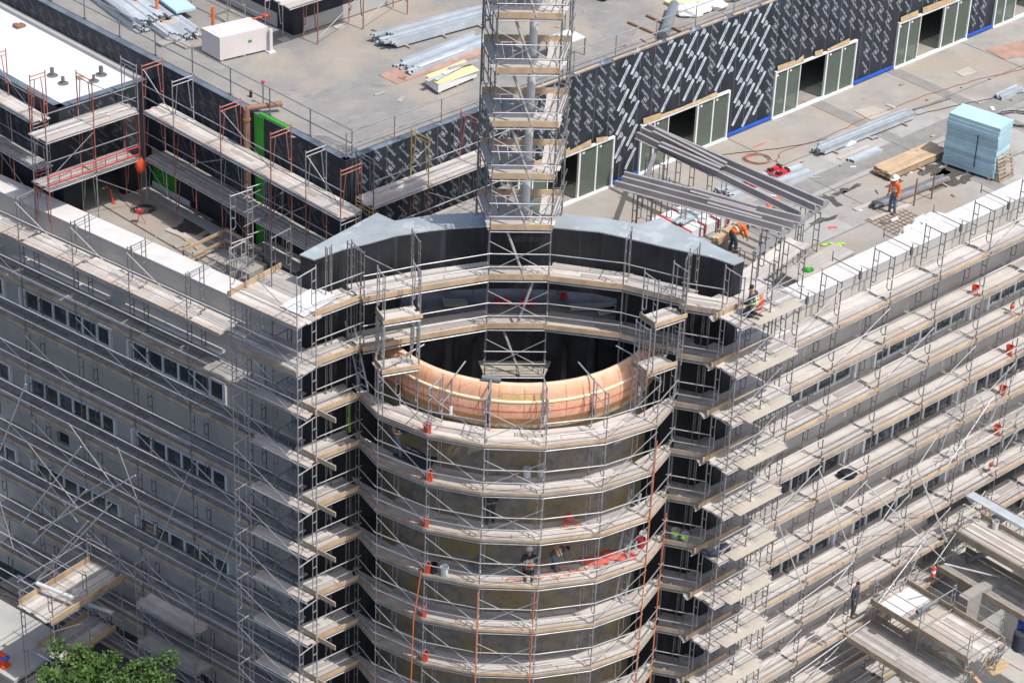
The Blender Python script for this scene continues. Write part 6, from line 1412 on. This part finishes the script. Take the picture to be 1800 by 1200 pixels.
# street tree
TC = at(178, 1220, -13.8); r3 = random.Random(5)
TR = thing('street_tree', V(TC.x, TC.y, GZL), 'leafy green street tree at the foot of the left facade scaffold', 'tree')
tk = MB(); base = V(TC.x, TC.y, GZL); top = V(TC.x, TC.y, -14.9); tk.tube(base, lerp(base, top, .6), .19, 9, .13); tk.tube(lerp(base, top, .6), top, .13, 9, .09)
ends = []
for k in range(14):
    t = r3.uniform(0, 6.28); e = top+V(math.cos(t)*r3.uniform(.6, 2.0), math.sin(t)*r3.uniform(.6, 1.9), r3.uniform(-.3, 2.1)); tk.tube(lerp(base, top, r3.uniform(.6, .98)), e, .06, 6, .02); ends.append(e)
tk.build('trunk', M_bark, TR)
cr = MB(); cl = []
for k in range(100):
    e = r3.choice(ends)+V(r3.uniform(-.8, .8), r3.uniform(-.8, .8), r3.uniform(-.4, .7)); cl.append((e, r3.uniform(.28, .62)))
for e, rr in cl:
    for k in range(int(420*rr)):
        v = V(r3.gauss(0, 1), r3.gauss(0, 1), r3.gauss(0, 1)).normalized()*rr*r3.random()**.45; c = e+V(v.x, v.y, v.z*.75)
        n_ = (V(r3.gauss(0, .7), r3.gauss(0, .7), 1)).normalized(); a_ = n_.orthogonal().normalized(); t = r3.uniform(0, 6.28); u = (a_*math.cos(t)+n_.cross(a_)*math.sin(t)); w_ = n_.cross(u); l_ = r3.uniform(.06, .12)
        cr.quad(c-u*l_, c-w_*l_*.5+n_*.01, c+u*l_, c+w_*l_*.5+n_*.01)
cr.build('crown', M_leaf, TR)

r6 = random.Random(9)
for k in range(34):
    u = r6.uniform(7, 26); z = r6.choice([-8, -10, -12, -14]); a = R0+dR*u+nR*.25+UP*(z+r6.uniform(0, 2)); b_ = a+dR*r6.uniform(1.5, 4)*r6.choice([-1, 1])+nR*r6.uniform(0, .6)-UP*r6.uniform(1.5, 4)
    b = MB(); b.tube(a, b_, .022, 6); tag(b.build('loose_tube', M_pipe), 'bright loose pole braced low across the right facade scaffold', 'pole', 'loose poles low on the right scaffold')
for k in range(6):
    u = r6.uniform(-3, 6); a = L0+dL*u+nL*.3+UP*r6.uniform(-12, -7); b_ = a+dL*r6.uniform(1.5, 3.6)*r6.choice([-1, 1])+nL*r6.uniform(0, .9)-UP*r6.uniform(1.5, 3.5)
    b = MB(); b.tube(a, b_, .022, 6); tag(b.build('loose_tube', M_pipe), 'bright loose pole braced across the lower left facade scaffold', 'pole', 'loose poles low on the left scaffold')
for k in range(9):
    p = at(1640+r6.uniform(-25, 130), 1120+r6.uniform(-10, 70), POD); b = MB(); t = r6.uniform(0, 3); u = V(math.cos(t), math.sin(t), 0); b.beam(p+UP*.04-u*r6.uniform(.4, 1.4), p+UP*.06+u*r6.uniform(.4, 1.4), .16, .05)
    tag(b.build('loose_plank', r6.choice([M_plank, M_toe, M_plank2])), 'plank lying loose on the paved yard at lower right', 'plank', 'loose planks in the yard')

for k, (u0, o0, zt) in enumerate(((13.5, 2.2, -11.0), (16.5, 2.4, -11.0), (19.5, 2.6, -10.0), (22.5, 3.0, -10.0), (17.5, 5.0, -12.5), (21.5, 5.4, -12.0))):
    T = thing('yard_scaffold', R0+dR*u0+nR*o0+UP*POD, f'dark pipe frame tower among the lower right loading platforms, {NTH[k]} from the left', 'scaffold', 'frame towers in the yard')
    z = POD
    while z < zt:
        for e in (0, 2.1): place('frame', frame_me(1.0, 'w', M_pipe_d), T, R0+dR*u0+nR*(o0+e)+UP*z, dR)
        for kd in ('\\', '-'): place('cross_brace', brace_me(2.1, M_pipe, kd, 1.4), T, R0+dR*u0+nR*o0+UP*z, nR)
        z += 2.0
